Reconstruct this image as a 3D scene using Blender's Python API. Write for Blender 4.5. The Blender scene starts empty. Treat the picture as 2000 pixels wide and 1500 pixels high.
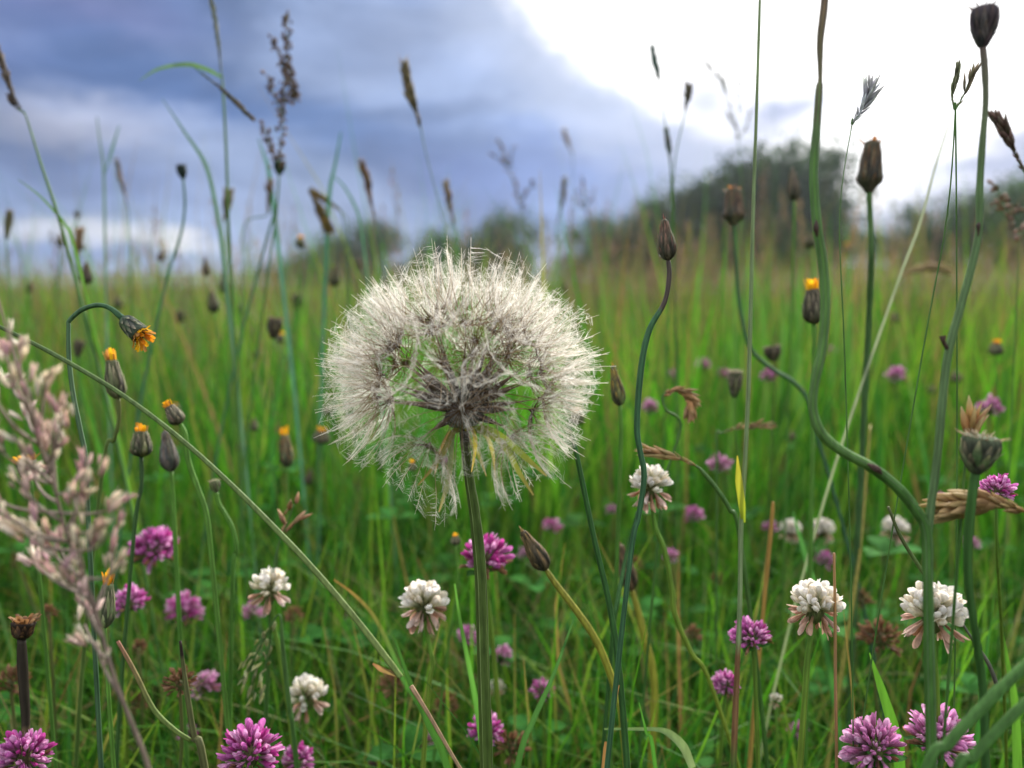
import bpy, math, random
import numpy as np
from mathutils import Vector, Matrix, Quaternion
random.seed(7); RNG = np.random.default_rng(7)
R = math.radians
sc = bpy.context.scene
COL = sc.collection

# ---------------------------------------------------------------- camera, light, exposure
H, PITCH, FP = 0.34, R(7.2), 1510.0
cd = bpy.data.cameras.new('camera'); cam = bpy.data.objects.new('camera', cd); COL.objects.link(cam)
cam.location = (0, 0, H); cam.rotation_euler = (R(90) - PITCH, 0, 0)
cd.sensor_width = 36; cd.lens = 36 * FP / 2000; cd.clip_start = 0.01; cd.clip_end = 20000
cd.dof.use_dof = True; cd.dof.focus_distance = 0.205; cd.dof.aperture_fstop = cd.lens / 3.0; cd.dof.aperture_blades = 0
sc.camera = cam
sc.view_settings.view_transform = 'Standard'; sc.view_settings.look = 'None'
sc.view_settings.exposure = 0.5; sc.view_settings.gamma = 1.0; sc.view_settings.use_curve_mapping = False
sc.cycles.use_denoising = True; sc.cycles.denoiser = 'OPENIMAGEDENOISE'
sc.cycles.max_bounces = 7; sc.cycles.transmission_bounces = 5; sc.cycles.diffuse_bounces = 4
sc.cycles.transparent_max_bounces = 4; sc.cycles.caustics_reflective = False; sc.cycles.caustics_refractive = False
FWD = Vector((0, math.cos(PITCH), -math.sin(PITCH))); UP = Vector((0, math.sin(PITCH), math.cos(PITCH))); RT = Vector((1, 0, 0))
def P(x, y, d):
    "photograph pixel (2000x1500) at depth d (metres) to a point of the place"
    return Vector((0, 0, H)) + FWD * d + RT * ((x - 1000) / FP * d) + UP * ((750 - y) / FP * d)
def azel(x, y):
    v = (P(x, y, 1) - Vector((0, 0, H))).normalized()
    return math.atan2(v.x, v.y), math.asin(v.z)
def S(r, g, b):
    "sRGB 0-255 to linear"
    return tuple(((c / 255) / 12.92 if c / 255 <= .04045 else ((c / 255 + .055) / 1.055) ** 2.4) for c in (r, g, b))

SUN_AZ, SUN_EL = R(24), R(24)
sd = bpy.data.lights.new('sun', 'SUN'); so = bpy.data.objects.new('sun', sd); COL.objects.link(so)
sd.energy = 5.0; sd.angle = R(10); sd.color = (1, .95, .86)
sv = Vector((math.sin(SUN_AZ) * math.cos(SUN_EL), math.cos(SUN_AZ) * math.cos(SUN_EL), math.sin(SUN_EL)))
so.rotation_euler = sv.to_track_quat('Z', 'Y').to_euler()

# ---------------------------------------------------------------- sky
w = bpy.data.worlds.new('World'); sc.world = w; w.use_nodes = True
nt = w.node_tree; nt.nodes.clear()
def N(t, nt=nt, **k):
    n = nt.nodes.new(t)
    for a, b in k.items(): setattr(n, a, b)
    return n
L = nt.links.new
out = N('ShaderNodeOutputWorld'); bg = N('ShaderNodeBackground'); bg.inputs[1].default_value = 0.1
sky = N('ShaderNodeTexSky', sky_type='NISHITA', sun_disc=False, sun_elevation=SUN_EL, sun_rotation=SUN_AZ)
geo = N('ShaderNodeTexCoord'); sep = N('ShaderNodeSeparateXYZ'); L(geo.outputs['Generated'], sep.inputs[0])
def M(op, a, b=None, c=None):
    n = N('ShaderNodeMath', operation=op)
    for i, q in enumerate((a, b, c)):
        if q is None: continue
        if isinstance(q, (int, float)): n.inputs[i].default_value = q
        else: L(q, n.inputs[i])
    return n.outputs[0]
az = M('ARCTAN2', sep.outputs[0], sep.outputs[1]); el = M('ARCSINE', sep.outputs[2])
def noise(scale, detail, rough=.55, dist=0, vec=None, stretch=(1, 1, 1)):
    mp = N('ShaderNodeMapping'); mp.inputs['Scale'].default_value = stretch
    L(vec or geo.outputs['Generated'], mp.inputs[0])
    n = N('ShaderNodeTexNoise'); n.inputs['Scale'].default_value = scale; n.inputs['Detail'].default_value = detail
    n.inputs['Roughness'].default_value = rough; n.inputs['Distortion'].default_value = dist
    L(mp.outputs[0], n.inputs['Vector']); return n
comb = N('ShaderNodeCombineXYZ'); L(az, comb.inputs[0]); L(el, comb.inputs[1])
nz = noise(5, 5, .55, .3, stretch=(1, 1, 2.2))
wv = N('ShaderNodeVectorMath', operation='SUBTRACT'); L(nz.outputs['Color'], wv.inputs[0]); wv.inputs[1].default_value = (.5, .5, .5)
ws = N('ShaderNodeVectorMath', operation='MULTIPLY'); L(wv.outputs[0], ws.inputs[0]); ws.inputs[1].default_value = (.13, .07, 0)
wa = N('ShaderNodeVectorMath', operation='ADD'); L(comb.outputs[0], wa.inputs[0]); L(ws.outputs[0], wa.inputs[1])
nz2 = noise(22, 4, .6, 0, stretch=(1, 1, 2)); wv2 = N('ShaderNodeVectorMath', operation='SUBTRACT'); L(nz2.outputs['Color'], wv2.inputs[0]); wv2.inputs[1].default_value = (.5, .5, .5)
ws2 = N('ShaderNodeVectorMath', operation='MULTIPLY'); L(wv2.outputs[0], ws2.inputs[0]); ws2.inputs[1].default_value = (.05, .045, 0)
wa2 = N('ShaderNodeVectorMath', operation='ADD'); L(wa.outputs[0], wa2.inputs[0]); L(ws2.outputs[0], wa2.inputs[1])
AE = wa2.outputs[0]
def mask(x, y, rx, ry, rot=0, soft=1.0, inner=0.0):
    "soft elliptical patch of cloud centred on a direction"
    a, e = azel(x, y)
    mp = N('ShaderNodeMapping', vector_type='TEXTURE'); L(AE, mp.inputs[0])
    mp.inputs['Location'].default_value = (a, e, 0); mp.inputs['Rotation'].default_value = (0, 0, R(rot))
    mp.inputs['Scale'].default_value = (rx / FP, ry / FP, 1)
    ln = N('ShaderNodeVectorMath', operation='LENGTH'); L(mp.outputs[0], ln.inputs[0])
    mr = N('ShaderNodeMapRange', interpolation_type='SMOOTHSTEP'); L(ln.outputs['Value'], mr.inputs[0])
    mr.inputs[1].default_value = inner; mr.inputs[2].default_value = 1.0 + (soft - 1); mr.inputs[3].default_value = 1; mr.inputs[4].default_value = 0
    return mr.outputs[0]
def mixc(f, a, b):
    n = N('ShaderNodeMix', data_type='RGBA')
    for i, q in ((0, f), (6, a), (7, b)):
        if isinstance(q, tuple): n.inputs[i].default_value = (*q, 1)
        elif isinstance(q, (int, float)): n.inputs[i].default_value = q
        else: L(q, n.inputs[i])
    return n.outputs[2]
def maprange(v, a, b, c=0, d=1, smooth=True):
    mr = N('ShaderNodeMapRange', interpolation_type='SMOOTHSTEP' if smooth else 'LINEAR'); L(v, mr.inputs[0])
    for i, q in enumerate((a, b, c, d)): mr.inputs[i + 1].default_value = q
    return mr.outputs[0]
K = 1.0
def X(c, k=.71): return tuple(10 * v * k for v in c)            # the Background runs at 0.1
n1 = noise(2.6, 6, .6, .2, stretch=(1, 1, 2.6)); n2 = noise(9, 4, .5, .2, stretch=(1, 1, 2.4))
col = mixc(maprange(n1.outputs['Fac'], .40, .60), X(S(100, 128, 180)), X(S(146, 168, 212)))
col = mixc(.06, col, sky.outputs[0])
for (x, y, rx, ry, rot, c, amp) in [
    (40, 0, 420, 150, 0, (118, 128, 182), .8), (360, 170, 560, 80, -14, (94, 122, 174), .95),
    (820, 90, 420, 170, 0, (172, 190, 228), .75), (1150, 130, 260, 150, 0, (190, 204, 236), .8),
    (640, 260, 330, 90, 0, (108, 140, 196), .7), (900, 360, 300, 120, -15, (108, 130, 184), .8),
    (130, 240, 290, 85, 0, (198, 206, 234), .9), (420, 300, 260, 70, 10, (170, 188, 226), .6),
    (180, 350, 300, 70, 0, (142, 160, 210), .5), (560, 400, 260, 60, 0, (165, 182, 222), .55),
    (200, 450, 330, 36, -3, (222, 226, 238), .95), (350, 462, 80, 32, 0, (238, 238, 242), .95), (120, 500, 400, 40, 0, (128, 152, 205), .7),
    (1120, 330, 330, 130, 0, (124, 148, 206), .75), (1140, 440, 300, 70, 0, (116, 146, 208), .8),
    (1250, 240, 180, 60, 0, (178, 190, 222), .7), (1380, 200, 200, 90, 0, (180, 192, 226), .7), (1000, 500, 620, 60, 0, (140, 162, 212), .7), (1250, 400, 320, 90, 0, (140, 164, 214), .6)]:
    f = M('MULTIPLY', mask(x, y, rx, ry, rot), amp)
    col = mixc(f, col, X(S(c[0], c[1], c[2])))
n3 = noise(4.2, 8, .62, .5, stretch=(1, 1, 2.6)); tex = maprange(n3.outputs['Fac'], .33, .67, .74, 1.24, False)
tm = N('ShaderNodeMix', data_type='RGBA', blend_type='MULTIPLY'); tm.inputs[0].default_value = 1; L(col, tm.inputs[6]); L(tex, tm.inputs[7]); col = tm.outputs[2]
col = mixc(M('MULTIPLY', mask(1750, -440, 900, 680, 0, 1.0, .82), .6), col, X(S(204, 216, 242)))
# bright break in the cloud round the hidden sun, reaching overhead
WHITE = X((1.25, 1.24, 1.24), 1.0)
def pmax(*a):
    o = a[0]
    for b in a[1:]: o = M('MAXIMUM', o, b)
    return o
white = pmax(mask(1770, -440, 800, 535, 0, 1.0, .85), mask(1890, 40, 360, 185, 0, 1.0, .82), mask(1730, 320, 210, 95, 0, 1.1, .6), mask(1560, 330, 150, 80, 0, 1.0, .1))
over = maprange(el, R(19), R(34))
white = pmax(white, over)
col = mixc(mask(1840, 300, 480, 300, 0, 1.3, .2), col, X(S(204, 210, 234)))     # thin bright veil round the sun
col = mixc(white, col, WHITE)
for (x, y, rx, ry, rot, c, amp) in [
    (1540, 215, 120, 60, 10, (176, 188, 224), .95), (1650, 200, 60, 45, 0, (205, 210, 236), .6), (1400, 190, 110, 60, -20, (182, 192, 226), .8),
    (1930, 330, 250, 85, 0, (172, 182, 214), .97), (1850, 430, 270, 90, 0, (188, 194, 220), .95), (1680, 470, 200, 60, 0, (190, 198, 224), .8), (1480, 340, 120, 70, 0, (168, 184, 224), .6)]:
    col = mixc(M('MULTIPLY', mask(x, y, rx, ry, rot), amp), col, X(S(*c)))
bgm = N('ShaderNodeMix', data_type='RGBA', blend_type='MULTIPLY'); bgm.inputs[0].default_value = 1
fine = maprange(n2.outputs['Fac'], .3, .7, .93, 1.06, False)
L(col, bgm.inputs[6]); L(fine, bgm.inputs[7])
# light reflected up from below the horizon never shows; keep it field green
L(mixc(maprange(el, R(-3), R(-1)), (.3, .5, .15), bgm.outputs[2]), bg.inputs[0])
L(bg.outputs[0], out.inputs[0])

# ---------------------------------------------------------------- materials
def mat(name, rough=.55, trans=0.0, ns=400, na=.25, stretch=(1, 1, 1), bump=.15, spec=.35, tint=(1.25, 1.2, .8), sheen=0):
    m = bpy.data.materials.new(name); m.use_nodes = True; t = m.node_tree; t.nodes.clear()
    n = lambda ty, **k: N(ty, t, **k); l = t.links.new
    o = n('ShaderNodeOutputMaterial'); b = n('ShaderNodeBsdfPrincipled')
    at = n('ShaderNodeAttribute', attribute_name='Col'); tc = n('ShaderNodeTexCoord'); mp = n('ShaderNodeMapping')
    mp.inputs['Scale'].default_value = stretch; l(tc.outputs['Object'], mp.inputs[0])
    no = n('ShaderNodeTexNoise'); no.inputs['Scale'].default_value = ns; no.inputs['Detail'].default_value = 4; l(mp.outputs[0], no.inputs['Vector'])
    mr = n('ShaderNodeMapRange'); mr.inputs[1].default_value = .3; mr.inputs[2].default_value = .7
    mr.inputs[3].default_value = 1 - na; mr.inputs[4].default_value = 1 + na; l(no.outputs['Fac'], mr.inputs[0])
    oi = n('ShaderNodeObjectInfo'); mr2 = n('ShaderNodeMapRange'); mr2.inputs[3].default_value = .88; mr2.inputs[4].default_value = 1.12; l(oi.outputs['Random'], mr2.inputs[0])
    mm = n('ShaderNodeMath', operation='MULTIPLY'); l(mr.outputs[0], mm.inputs[0]); l(mr2.outputs[0], mm.inputs[1])
    mx = n('ShaderNodeVectorMath', operation='SCALE'); l(at.outputs['Color'], mx.inputs[0]); l(mm.outputs[0], mx.inputs['Scale'])
    l(mx.outputs[0], b.inputs['Base Color']); b.inputs['Roughness'].default_value = rough; b.inputs['Specular IOR Level'].default_value = spec
    if sheen: b.inputs['Sheen Weight'].default_value = sheen
    if bump:
        bu = n('ShaderNodeBump'); bu.inputs['Strength'].default_value = bump; bu.inputs['Distance'].default_value = .0006; l(no.outputs['Fac'], bu.inputs['Height']); l(bu.outputs[0], b.inputs['Normal'])
    if trans:
        tr = n('ShaderNodeBsdfTranslucent'); ms = n('ShaderNodeMixShader'); ms.inputs[0].default_value = trans
        tm = n('ShaderNodeVectorMath', operation='MULTIPLY'); l(mx.outputs[0], tm.inputs[0]); tm.inputs[1].default_value = tint; l(tm.outputs[0], tr.inputs[0])
        l(b.outputs[0], ms.inputs[1]); l(tr.outputs[0], ms.inputs[2]); l(ms.outputs[0], o.inputs[0])
    else: l(b.outputs[0], o.inputs[0])
    return m
MG = mat('grass_blade', .55, .42, 500, .22, (1, 1, .06), .2, .18)
MST = mat('green_stem', .6, .15, 900, .25, (1, 1, .05), .25, .2)
MBR = mat('bract', .7, .15, 1500, .45, (1, 1, .25), .3, .2)
MPT = mat('petal', .6, .45, 700, .16, (1, 1, 1), .1, .2, (1.1, 1.0, 1.05))
MDR = mat('dry_husk', .7, .3, 1200, .3, (1, 1, .3), .3, .2, (1.1, 1.0, .8))
MFL = mat('silky_hair', .6, .62, 300, .05, (1, 1, 1), 0, .2, (1.0, 1.0, 1.0))
MSE = mat('seed', .8, 0, 2500, .5, (1, 1, .3), .6, .2)
MLF = mat('leaf', .85, .35, 300, .3, (1, 1, 1), .2, .06)
MTL = mat('tree_leaf', .6, .3, .8, .35, (1, 1, 1), 0, .2)
MBK = mat('bark', .9, 0, 6, .35, (1, 1, .2), .5, .1)

# ---------------------------------------------------------------- mesh building
def V(a): return Vector(a)
def spline(pts, k=5):
    "Catmull-Rom through the points (any tuple length)"
    p = [tuple(q) for q in pts]
    if len(p) < 3 or k < 2:
        if len(p) == 2 and k > 1:
            return [tuple(a + (b - a) * i / k for a, b in zip(p[0], p[1])) for i in range(k)] + [p[1]]
        return p
    p = [tuple(2 * a - b for a, b in zip(p[0], p[1]))] + p + [tuple(2 * a - b for a, b in zip(p[-1], p[-2]))]
    o = []
    for i in range(1, len(p) - 2):
        for j in range(k):
            t = j / k
            o.append(tuple(.5 * (2 * b + (c - a) * t + (2 * a - 5 * b + 4 * c - d) * t * t + (3 * b - a - 3 * c + d) * t ** 3)
                           for a, b, c, d in zip(p[i - 1], p[i], p[i + 1], p[i + 2])))
    o.append(p[-2]); return o
def lerp(a, b, t): return tuple(x + (y - x) * t for x, y in zip(a, b))
def ramp(cols, t):
    if callable(cols): return cols(t)
    if isinstance(cols[0], (int, float)): return cols
    x = t * (len(cols) - 1); i = min(int(x), len(cols) - 2); return lerp(cols[i], cols[i + 1], x - i)
def jit(c, a=.12):
    k = 1 + random.uniform(-a, a); return tuple(v * k * (1 + random.uniform(-a, a) * .5) for v in c)
class MB:
    def __init__(s): s.v = []; s.f = []; s.c = []
    def tube(s, pts, rads, cols, n=6, cap=True):
        pts = [V(q) for q in pts]; m = len(pts)
        if isinstance(rads, (int, float)): rads = [rads]
        up = None; b = len(s.v)
        for i, p in enumerate(pts):
            t = (pts[min(i + 1, m - 1)] - pts[max(i - 1, 0)])
            if t.length < 1e-9: t = V((0, 0, 1))
            t.normalize()
            if up is None: up = t.orthogonal().normalized()
            up = (up - t * up.dot(t)); up = up.normalized() if up.length > 1e-6 else t.orthogonal().normalized()
            sd_ = t.cross(up); f = i / (m - 1)
            r = rads[0] if len(rads) == 1 else ramp([(q,) for q in rads], f)[0]
            c = ramp(cols, f)
            for j in range(n):
                a = 2 * math.pi * j / n
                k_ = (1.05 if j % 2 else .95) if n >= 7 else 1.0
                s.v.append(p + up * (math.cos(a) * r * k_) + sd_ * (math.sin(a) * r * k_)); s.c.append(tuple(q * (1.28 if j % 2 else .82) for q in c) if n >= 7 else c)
        for i in range(m - 1):
            for j in range(n):
                k = (j + 1) % n
                s.f.append((b + i * n + j, b + i * n + k, b + (i + 1) * n + k, b + (i + 1) * n + j))
        if cap and n > 2:
            s.f.append(tuple(b + j for j in reversed(range(n)))); s.f.append(tuple(b + (m - 1) * n + j for j in range(n)))
        return s
    def strip(s, pts, ws, cols, nrm, fold=0.0, twist=0.0):
        "a thin blade: width profile ws along the points; fold raises the edges into a V"
        pts = [V(q) for q in pts]; m = len(pts); b = len(s.v); nrm = V(nrm)
        for i, p in enumerate(pts):
            t = (pts[min(i + 1, m - 1)] - pts[max(i - 1, 0)]).normalized()
            nn = nrm.copy()
            if twist: nn.rotate(Quaternion(t, twist * i / (m - 1)))
            side = t.cross(nn); side = side.normalized() if side.length > 1e-6 else t.orthogonal().normalized()
            nn = side.cross(t); f = i / (m - 1); hw = ramp([(q,) for q in ws], f)[0] / 2; c = ramp(cols, f)
            mid = tuple(q * 1.15 for q in c)
            s.v += [p - side * hw + nn * hw * fold, p, p + side * hw + nn * hw * fold]; s.c += [c, mid, c]
        for i in range(m - 1):
            for j in range(2):
                a = b + i * 3 + j; s.f.append((a, a + 1, a + 4, a + 3))
        return s
    def lathe(s, prof, cols, n=10, mtx=None, wob=0.0):
        "prof: (z, r) along local z"
        b = len(s.v); m = len(prof); mtx = mtx or Matrix()
        for i, (z, r) in enumerate(prof):
            c = ramp(cols, i / (m - 1))
            for j in range(n):
                a = 2 * math.pi * j / n; rr = r * (1 + wob * (1 if j % 2 else -1))
                s.v.append(mtx @ V((math.cos(a) * rr, math.sin(a) * rr, z))); s.c.append(c)
        for i in range(m - 1):
            for j in range(n):
                k = (j + 1) % n; s.f.append((b + i * n + j, b + i * n + k, b + (i + 1) * n + k, b + (i + 1) * n + j))
        s.f.append(tuple(b + j for j in reversed(range(n)))); s.f.append(tuple(b + (m - 1) * n + j for j in range(n)))
        return s
    def add(s, o, mtx=None, tint=None):
        b = len(s.v)
        s.v += [(mtx @ V(q)) if mtx else V(q) for q in o.v]; s.f += [tuple(b + i for i in f) for f in o.f]
        s.c += [tuple(x * y for x, y in zip(c, tint)) for c in o.c] if tint else list(o.c)
        return s
    def mesh(s, name, m, off=None, smooth=True):
        me = bpy.data.meshes.new(name); off = off or V((0, 0, 0))
        me.from_pydata([tuple(V(q) - off) for q in s.v], [], s.f)
        a = me.color_attributes.new('Col', 'FLOAT_COLOR', 'POINT')
        a.data.foreach_set('color', np.array([(*c, 1.0) for c in s.c], dtype=np.float32).ravel())
        if smooth: me.polygons.foreach_set('use_smooth', [True] * len(me.polygons))
        me.materials.append(m); me.update(); return me
def link(name, data, parent=None, loc=None, mtx=None):
    o = bpy.data.objects.new(name, data); COL.objects.link(o)
    if parent is not None: o.parent = parent
    if mtx is not None: o.matrix_local = mtx
    elif loc is not None: o.location = loc
    return o
def thing(name, label, cat, loc, group=None):
    o = link(name, None, None, loc); o.empty_display_size = .01
    o['label'] = label; o['category'] = cat
    if group: o['group'] = group
    return o
def part(name, mb, m, root, smooth=True, label=None):
    o = link(name, mb.mesh(name, m, V(root.location), smooth), root)
    if label: o['label'] = label
    return o
def solo(name, label, cat, mb, m, base, group=None):
    o = link(name, mb.mesh(name, m, V(base)), None, base); o['label'] = label; o['category'] = cat
    if group: o['group'] = group
    return o
def align(d, o=(0, 0, 0), roll=0.0, s=1.0):
    "matrix taking local +z to direction d at point o"
    q = V(d).normalized().to_track_quat('Z', 'Y')
    return Matrix.Translation(V(o)) @ q.to_matrix().to_4x4() @ Matrix.Rotation(roll, 4, 'Z') @ Matrix.Diagonal((s, s, s, 1))
def bulk(name, vv, ff, cc, m, kind='stuff', smooth=True):
    "vv (n,3) ff (k,4 or 3) cc (n,3) numpy arrays into one mesh"
    me = bpy.data.meshes.new(name); me.vertices.add(len(vv)); me.vertices.foreach_set('co', vv.astype(np.float32).ravel())
    k = ff.shape[1]; me.loops.add(ff.size); me.loops.foreach_set('vertex_index', ff.astype(np.int32).ravel())
    me.polygons.add(len(ff)); me.polygons.foreach_set('loop_start', np.arange(0, ff.size, k, dtype=np.int32))
    me.polygons.foreach_set('use_smooth', np.full(len(ff), smooth)); me.update(calc_edges=True)
    a = me.color_attributes.new('Col', 'FLOAT_COLOR', 'POINT')
    a.data.foreach_set('color', np.c_[cc, np.ones(len(cc))].astype(np.float32).ravel())
    me.materials.append(m); o = link(name, me)
    if kind: o['kind'] = kind
    return o

# ---------------------------------------------------------------- terrain
def sstep(x, a, b):
    t = np.clip((x - a) / (b - a), 0, 1); return t * t * (3 - 2 * t)
def gz(x, y):
    "height of the ground: the field climbs gently away to the east"
    x = np.asarray(x, float); y = np.asarray(y, float)
    r = np.hypot(x, y); a = np.arctan2(x, np.maximum(y, 1e-6))
    return 1.7 * sstep(r, 7, 70) * sstep(a, -.02, .30) * (y > 0) - 0.5 * sstep(r, 60, 400) * sstep(-a, -.1, .3) + .02 * np.sin(x * 1.3) * np.sin(y * .9 + 1) * sstep(r, 1, 3)
def make_ground():
    rr = np.concatenate([[0.001], np.geomspace(.2, 1000, 60)]); aa = np.linspace(0, 2 * np.pi, 121)[:-1]
    vv = []
    for r in rr:
        x = r * np.sin(aa); y = r * np.cos(aa); vv.append(np.c_[x, y, gz(x, y)])
    vv = np.vstack(vv); n = 120; ff = []
    i, j = np.meshgrid(np.arange(len(rr) - 1), np.arange(n), indexing='ij'); k = (j + 1) % n
    ff = np.stack([i * n + j, (i + 1) * n + j, (i + 1) * n + k, i * n + k], -1).reshape(-1, 4)
    m = bpy.data.materials.new('soil_and_turf'); m.use_nodes = True; t = m.node_tree; b = t.nodes['Principled BSDF']
    tc = N('ShaderNodeTexCoord', t); a = N('ShaderNodeTexNoise', t); a.inputs['Scale'].default_value = .35; a.inputs['Detail'].default_value = 8
    c = N('ShaderNodeTexNoise', t); c.inputs['Scale'].default_value = 60; c.inputs['Detail'].default_value = 6
    t.links.new(tc.outputs['Object'], a.inputs['Vector']); t.links.new(tc.outputs['Object'], c.inputs['Vector'])
    r1 = N('ShaderNodeValToRGB', t); r1.color_ramp.elements[0].position = .35; r1.color_ramp.elements[1].position = .65
    r1.color_ramp.elements[0].color = (.055, .10, .022, 1); r1.color_ramp.elements[1].color = (.14, .14, .055, 1)
    r2 = N('ShaderNodeValToRGB', t); r2.color_ramp.elements[0].color = (.45, .4, .35, 1); r2.color_ramp.elements[1].color = (1.1, 1.1, 1, 1)
    mx = N('ShaderNodeMix', t, data_type='RGBA', blend_type='MULTIPLY'); mx.inputs[0].default_value = 1
    t.links.new(a.outputs['Fac'], r1.inputs[0]); t.links.new(c.outputs['Fac'], r2.inputs[0]); t.links.new(r1.outputs[0], mx.inputs[6]); t.links.new(r2.outputs[0], mx.inputs[7])
    t.links.new(mx.outputs[2], b.inputs['Base Color']); b.inputs['Roughness'].default_value = 1
    bulk('ground', vv, ff, np.ones((len(vv), 3)) * .1, m, 'structure')
make_ground()
def make_hills():
    vv = []; n = 160
    for k, (rad, hh) in enumerate(((560, 0), (640, 1.0), (740, .8), (980, 0))):
        a = np.linspace(R(-60), R(60), n)
        h = 10.5 + 1.8 * np.sin(a * 5 + 1.2) + 1.0 * np.sin(a * 13) + .4 * np.sin(a * 37) - 8 * sstep(a, R(-16), R(-3))
        vv.append(np.c_[rad * np.sin(a), rad * np.cos(a), np.where(hh > 0, h * hh, -3)])
    vv = np.vstack(vv); i, j = np.meshgrid(np.arange(3), np.arange(n - 1), indexing='ij')
    ff = np.stack([i * n + j, i * n + j + 1, (i + 1) * n + j + 1, (i + 1) * n + j], -1).reshape(-1, 4)
    m = bpy.data.materials.new('wooded_hill'); m.use_nodes = True; t = m.node_tree; b = t.nodes['Principled BSDF']
    tc = N('ShaderNodeTexCoord', t); a = N('ShaderNodeTexNoise', t); a.inputs['Scale'].default_value = .04; a.inputs['Detail'].default_value = 6
    r1 = N('ShaderNodeValToRGB', t); r1.color_ramp.elements[0].position = .4; r1.color_ramp.elements[1].position = .6
    r1.color_ramp.elements[0].color = (.04, .07, .03, 1); r1.color_ramp.elements[1].color = (.08, .14, .05, 1)
    t.links.new(tc.outputs['Object'], a.inputs['Vector']); t.links.new(a.outputs['Fac'], r1.inputs[0]); t.links.new(r1.outputs[0], b.inputs['Base Color']); b.inputs['Roughness'].default_value = 1
    bulk('hills', vv, ff, np.ones((len(vv), 3)) * .1, m, 'structure')
make_hills()

# ---------------------------------------------------------------- trees
def tree(x0, x1, ytop, d, label, seed, airy=0.0, n=9000, name='broadleaf_tree', dark=1.0, lobes=20):
    rnd = np.random.default_rng(seed); random.seed(seed)
    xc = (x0 + x1) / 2; p = P(xc, 560, d); bx, by = p.x, p.y; bz = float(gz(bx, by)); top = P(xc, ytop, d).z
    wid = 1.35 * (x1 - x0) / FP * d; hgt = (top - bz) * 1.16
    root = thing(name, label, 'tree', (bx, by, bz), 'trees on the field edge')
    t = MB(); th = hgt * .55; bark = (.09, .075, .055)
    t.tube([(bx, by, bz - .2), (bx + .1, by, bz + th * .5), (bx - .1, by + .1, bz + th), (bx, by, bz + hgt * .8)], [hgt * .045, hgt * .032, hgt * .02, hgt * .006], bark, 8)
    L_ = []
    for k in range(lobes):
        a = rnd.uniform(0, 2 * np.pi); r = wid * .5 * rnd.uniform(.1, .80); zz = bz + hgt * rnd.uniform(.06, .82)
        lr = wid * rnd.uniform(.17, .28)
        sh = math.sqrt(max(.05, 1 - (2 * r / wid) ** 2)); zz = min(zz, bz + hgt * (.38 + .62 * sh) - lr * .6)
        c = np.array([bx + r * math.cos(a), by + r * math.sin(a), zz]); L_.append((c, lr))
        s0 = V((bx, by, bz + hgt * rnd.uniform(.22, .55)))
        t.tube([s0, s0.lerp(V(c), .5) + V((0, 0, hgt * .03)), V(c)], [hgt * .014, hgt * .009, hgt * .002], bark, 5)
    part('trunk', t, MBK, root)
    vs, cs = [], []
    per = n // lobes
    for c, lr in L_:
        u = rnd.normal(size=(per, 3)); u /= np.linalg.norm(u, axis=1)[:, None]
        rad = lr * (rnd.uniform(0.0, 1, per) ** (.45 if not airy else .8)) * (1 + airy * rnd.uniform(-.2, .6, per))
        q = c + u * rad[:, None] * np.array([1, 1, .8])
        clump = rnd.uniform(.7, 1.3)
        sz = hgt * (.034 if not airy else .022) * rnd.uniform(.6, 1.5, per)
        a = rnd.normal(size=(per, 3)); a /= np.linalg.norm(a, axis=1)[:, None]
        b = np.cross(a, rnd.normal(size=(per, 3))); b /= np.linalg.norm(b, axis=1)[:, None]
        vs.append(np.stack([q - a * sz[:, None], q + b * sz[:, None] * .6, q + a * sz[:, None], q - b * sz[:, None] * .6], 1).reshape(-1, 3))
        base = np.array([.038, .078, .034]) * dark * clump
        cs.append(np.repeat(base * rnd.uniform(.7, 1.3, (per, 1)) * np.array([[1, 1, 1]]), 4, 0))
    vv = np.vstack(vs) - np.array([bx, by, bz]); cc = np.vstack(cs); ff = np.arange(len(vv)).reshape(-1, 4)
    o = bulk('crown', vv, ff, cc, MTL, None, False); o.parent = root
for i, (x0, x1, yt, d, airy, lab_) in enumerate([
    (510, 640, 506, 150, .1, 'low dark tree furthest west, trailing off beside the far hills'),
    (585, 715, 474, 125, .1, 'rounded dark tree behind the western edge of the white seed head'),
    (655, 800, 440, 118, .1, 'taller dark dome of a tree behind the thin grass spikes, west of the seed head'),
    (770, 870, 492, 120, .1, 'lowest dark tree filling the dip between the two western domes'),
    (825, 965, 452, 105, .1, 'dark domed tree straight above the seed head, western of the pair'),
    (905, 1075, 424, 100, .1, 'dark domed tree straight above the seed head, beside the open gap of sky'),
    (1105, 1250, 432, 72, .1, 'small dark tree just east of the open gap of sky'),
    (1160, 1330, 404, 66, .2, 'dark bushy tree behind the closed bud on the curving stem'),
    (1250, 1430, 378, 60, .3, 'loose crowned tree rising behind the two forked grass spikes'),
    (1340, 1500, 350, 58, .6, 'feathery tree between the loose crowned one and the tallest'),
    (1420, 1640, 300, 54, .9, 'tallest airy tree with the bright cloud shining through its crown'),
    (1480, 1650, 390, 50, .5, 'lower leafy tree under the bright sun gap, right in front of the tallest'),
    (1560, 1720, 440, 56, .6, 'thin leafed tree in the glare where the tree line dips'),
    (1690, 1860, 440, 46, .1, 'dark sloping tree behind the pale drooping grass, low at the east'),
    (1780, 1980, 378, 43, .1, 'broad dark tree crossed by the tall stem with the round seed head'),
    (1900, 2140, 345, 40, .1, 'dark tree cut off by the east edge of the view')]):
    tree(x0, x1, yt, d, lab_, 100 + i, airy)
random.seed(11)

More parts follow.
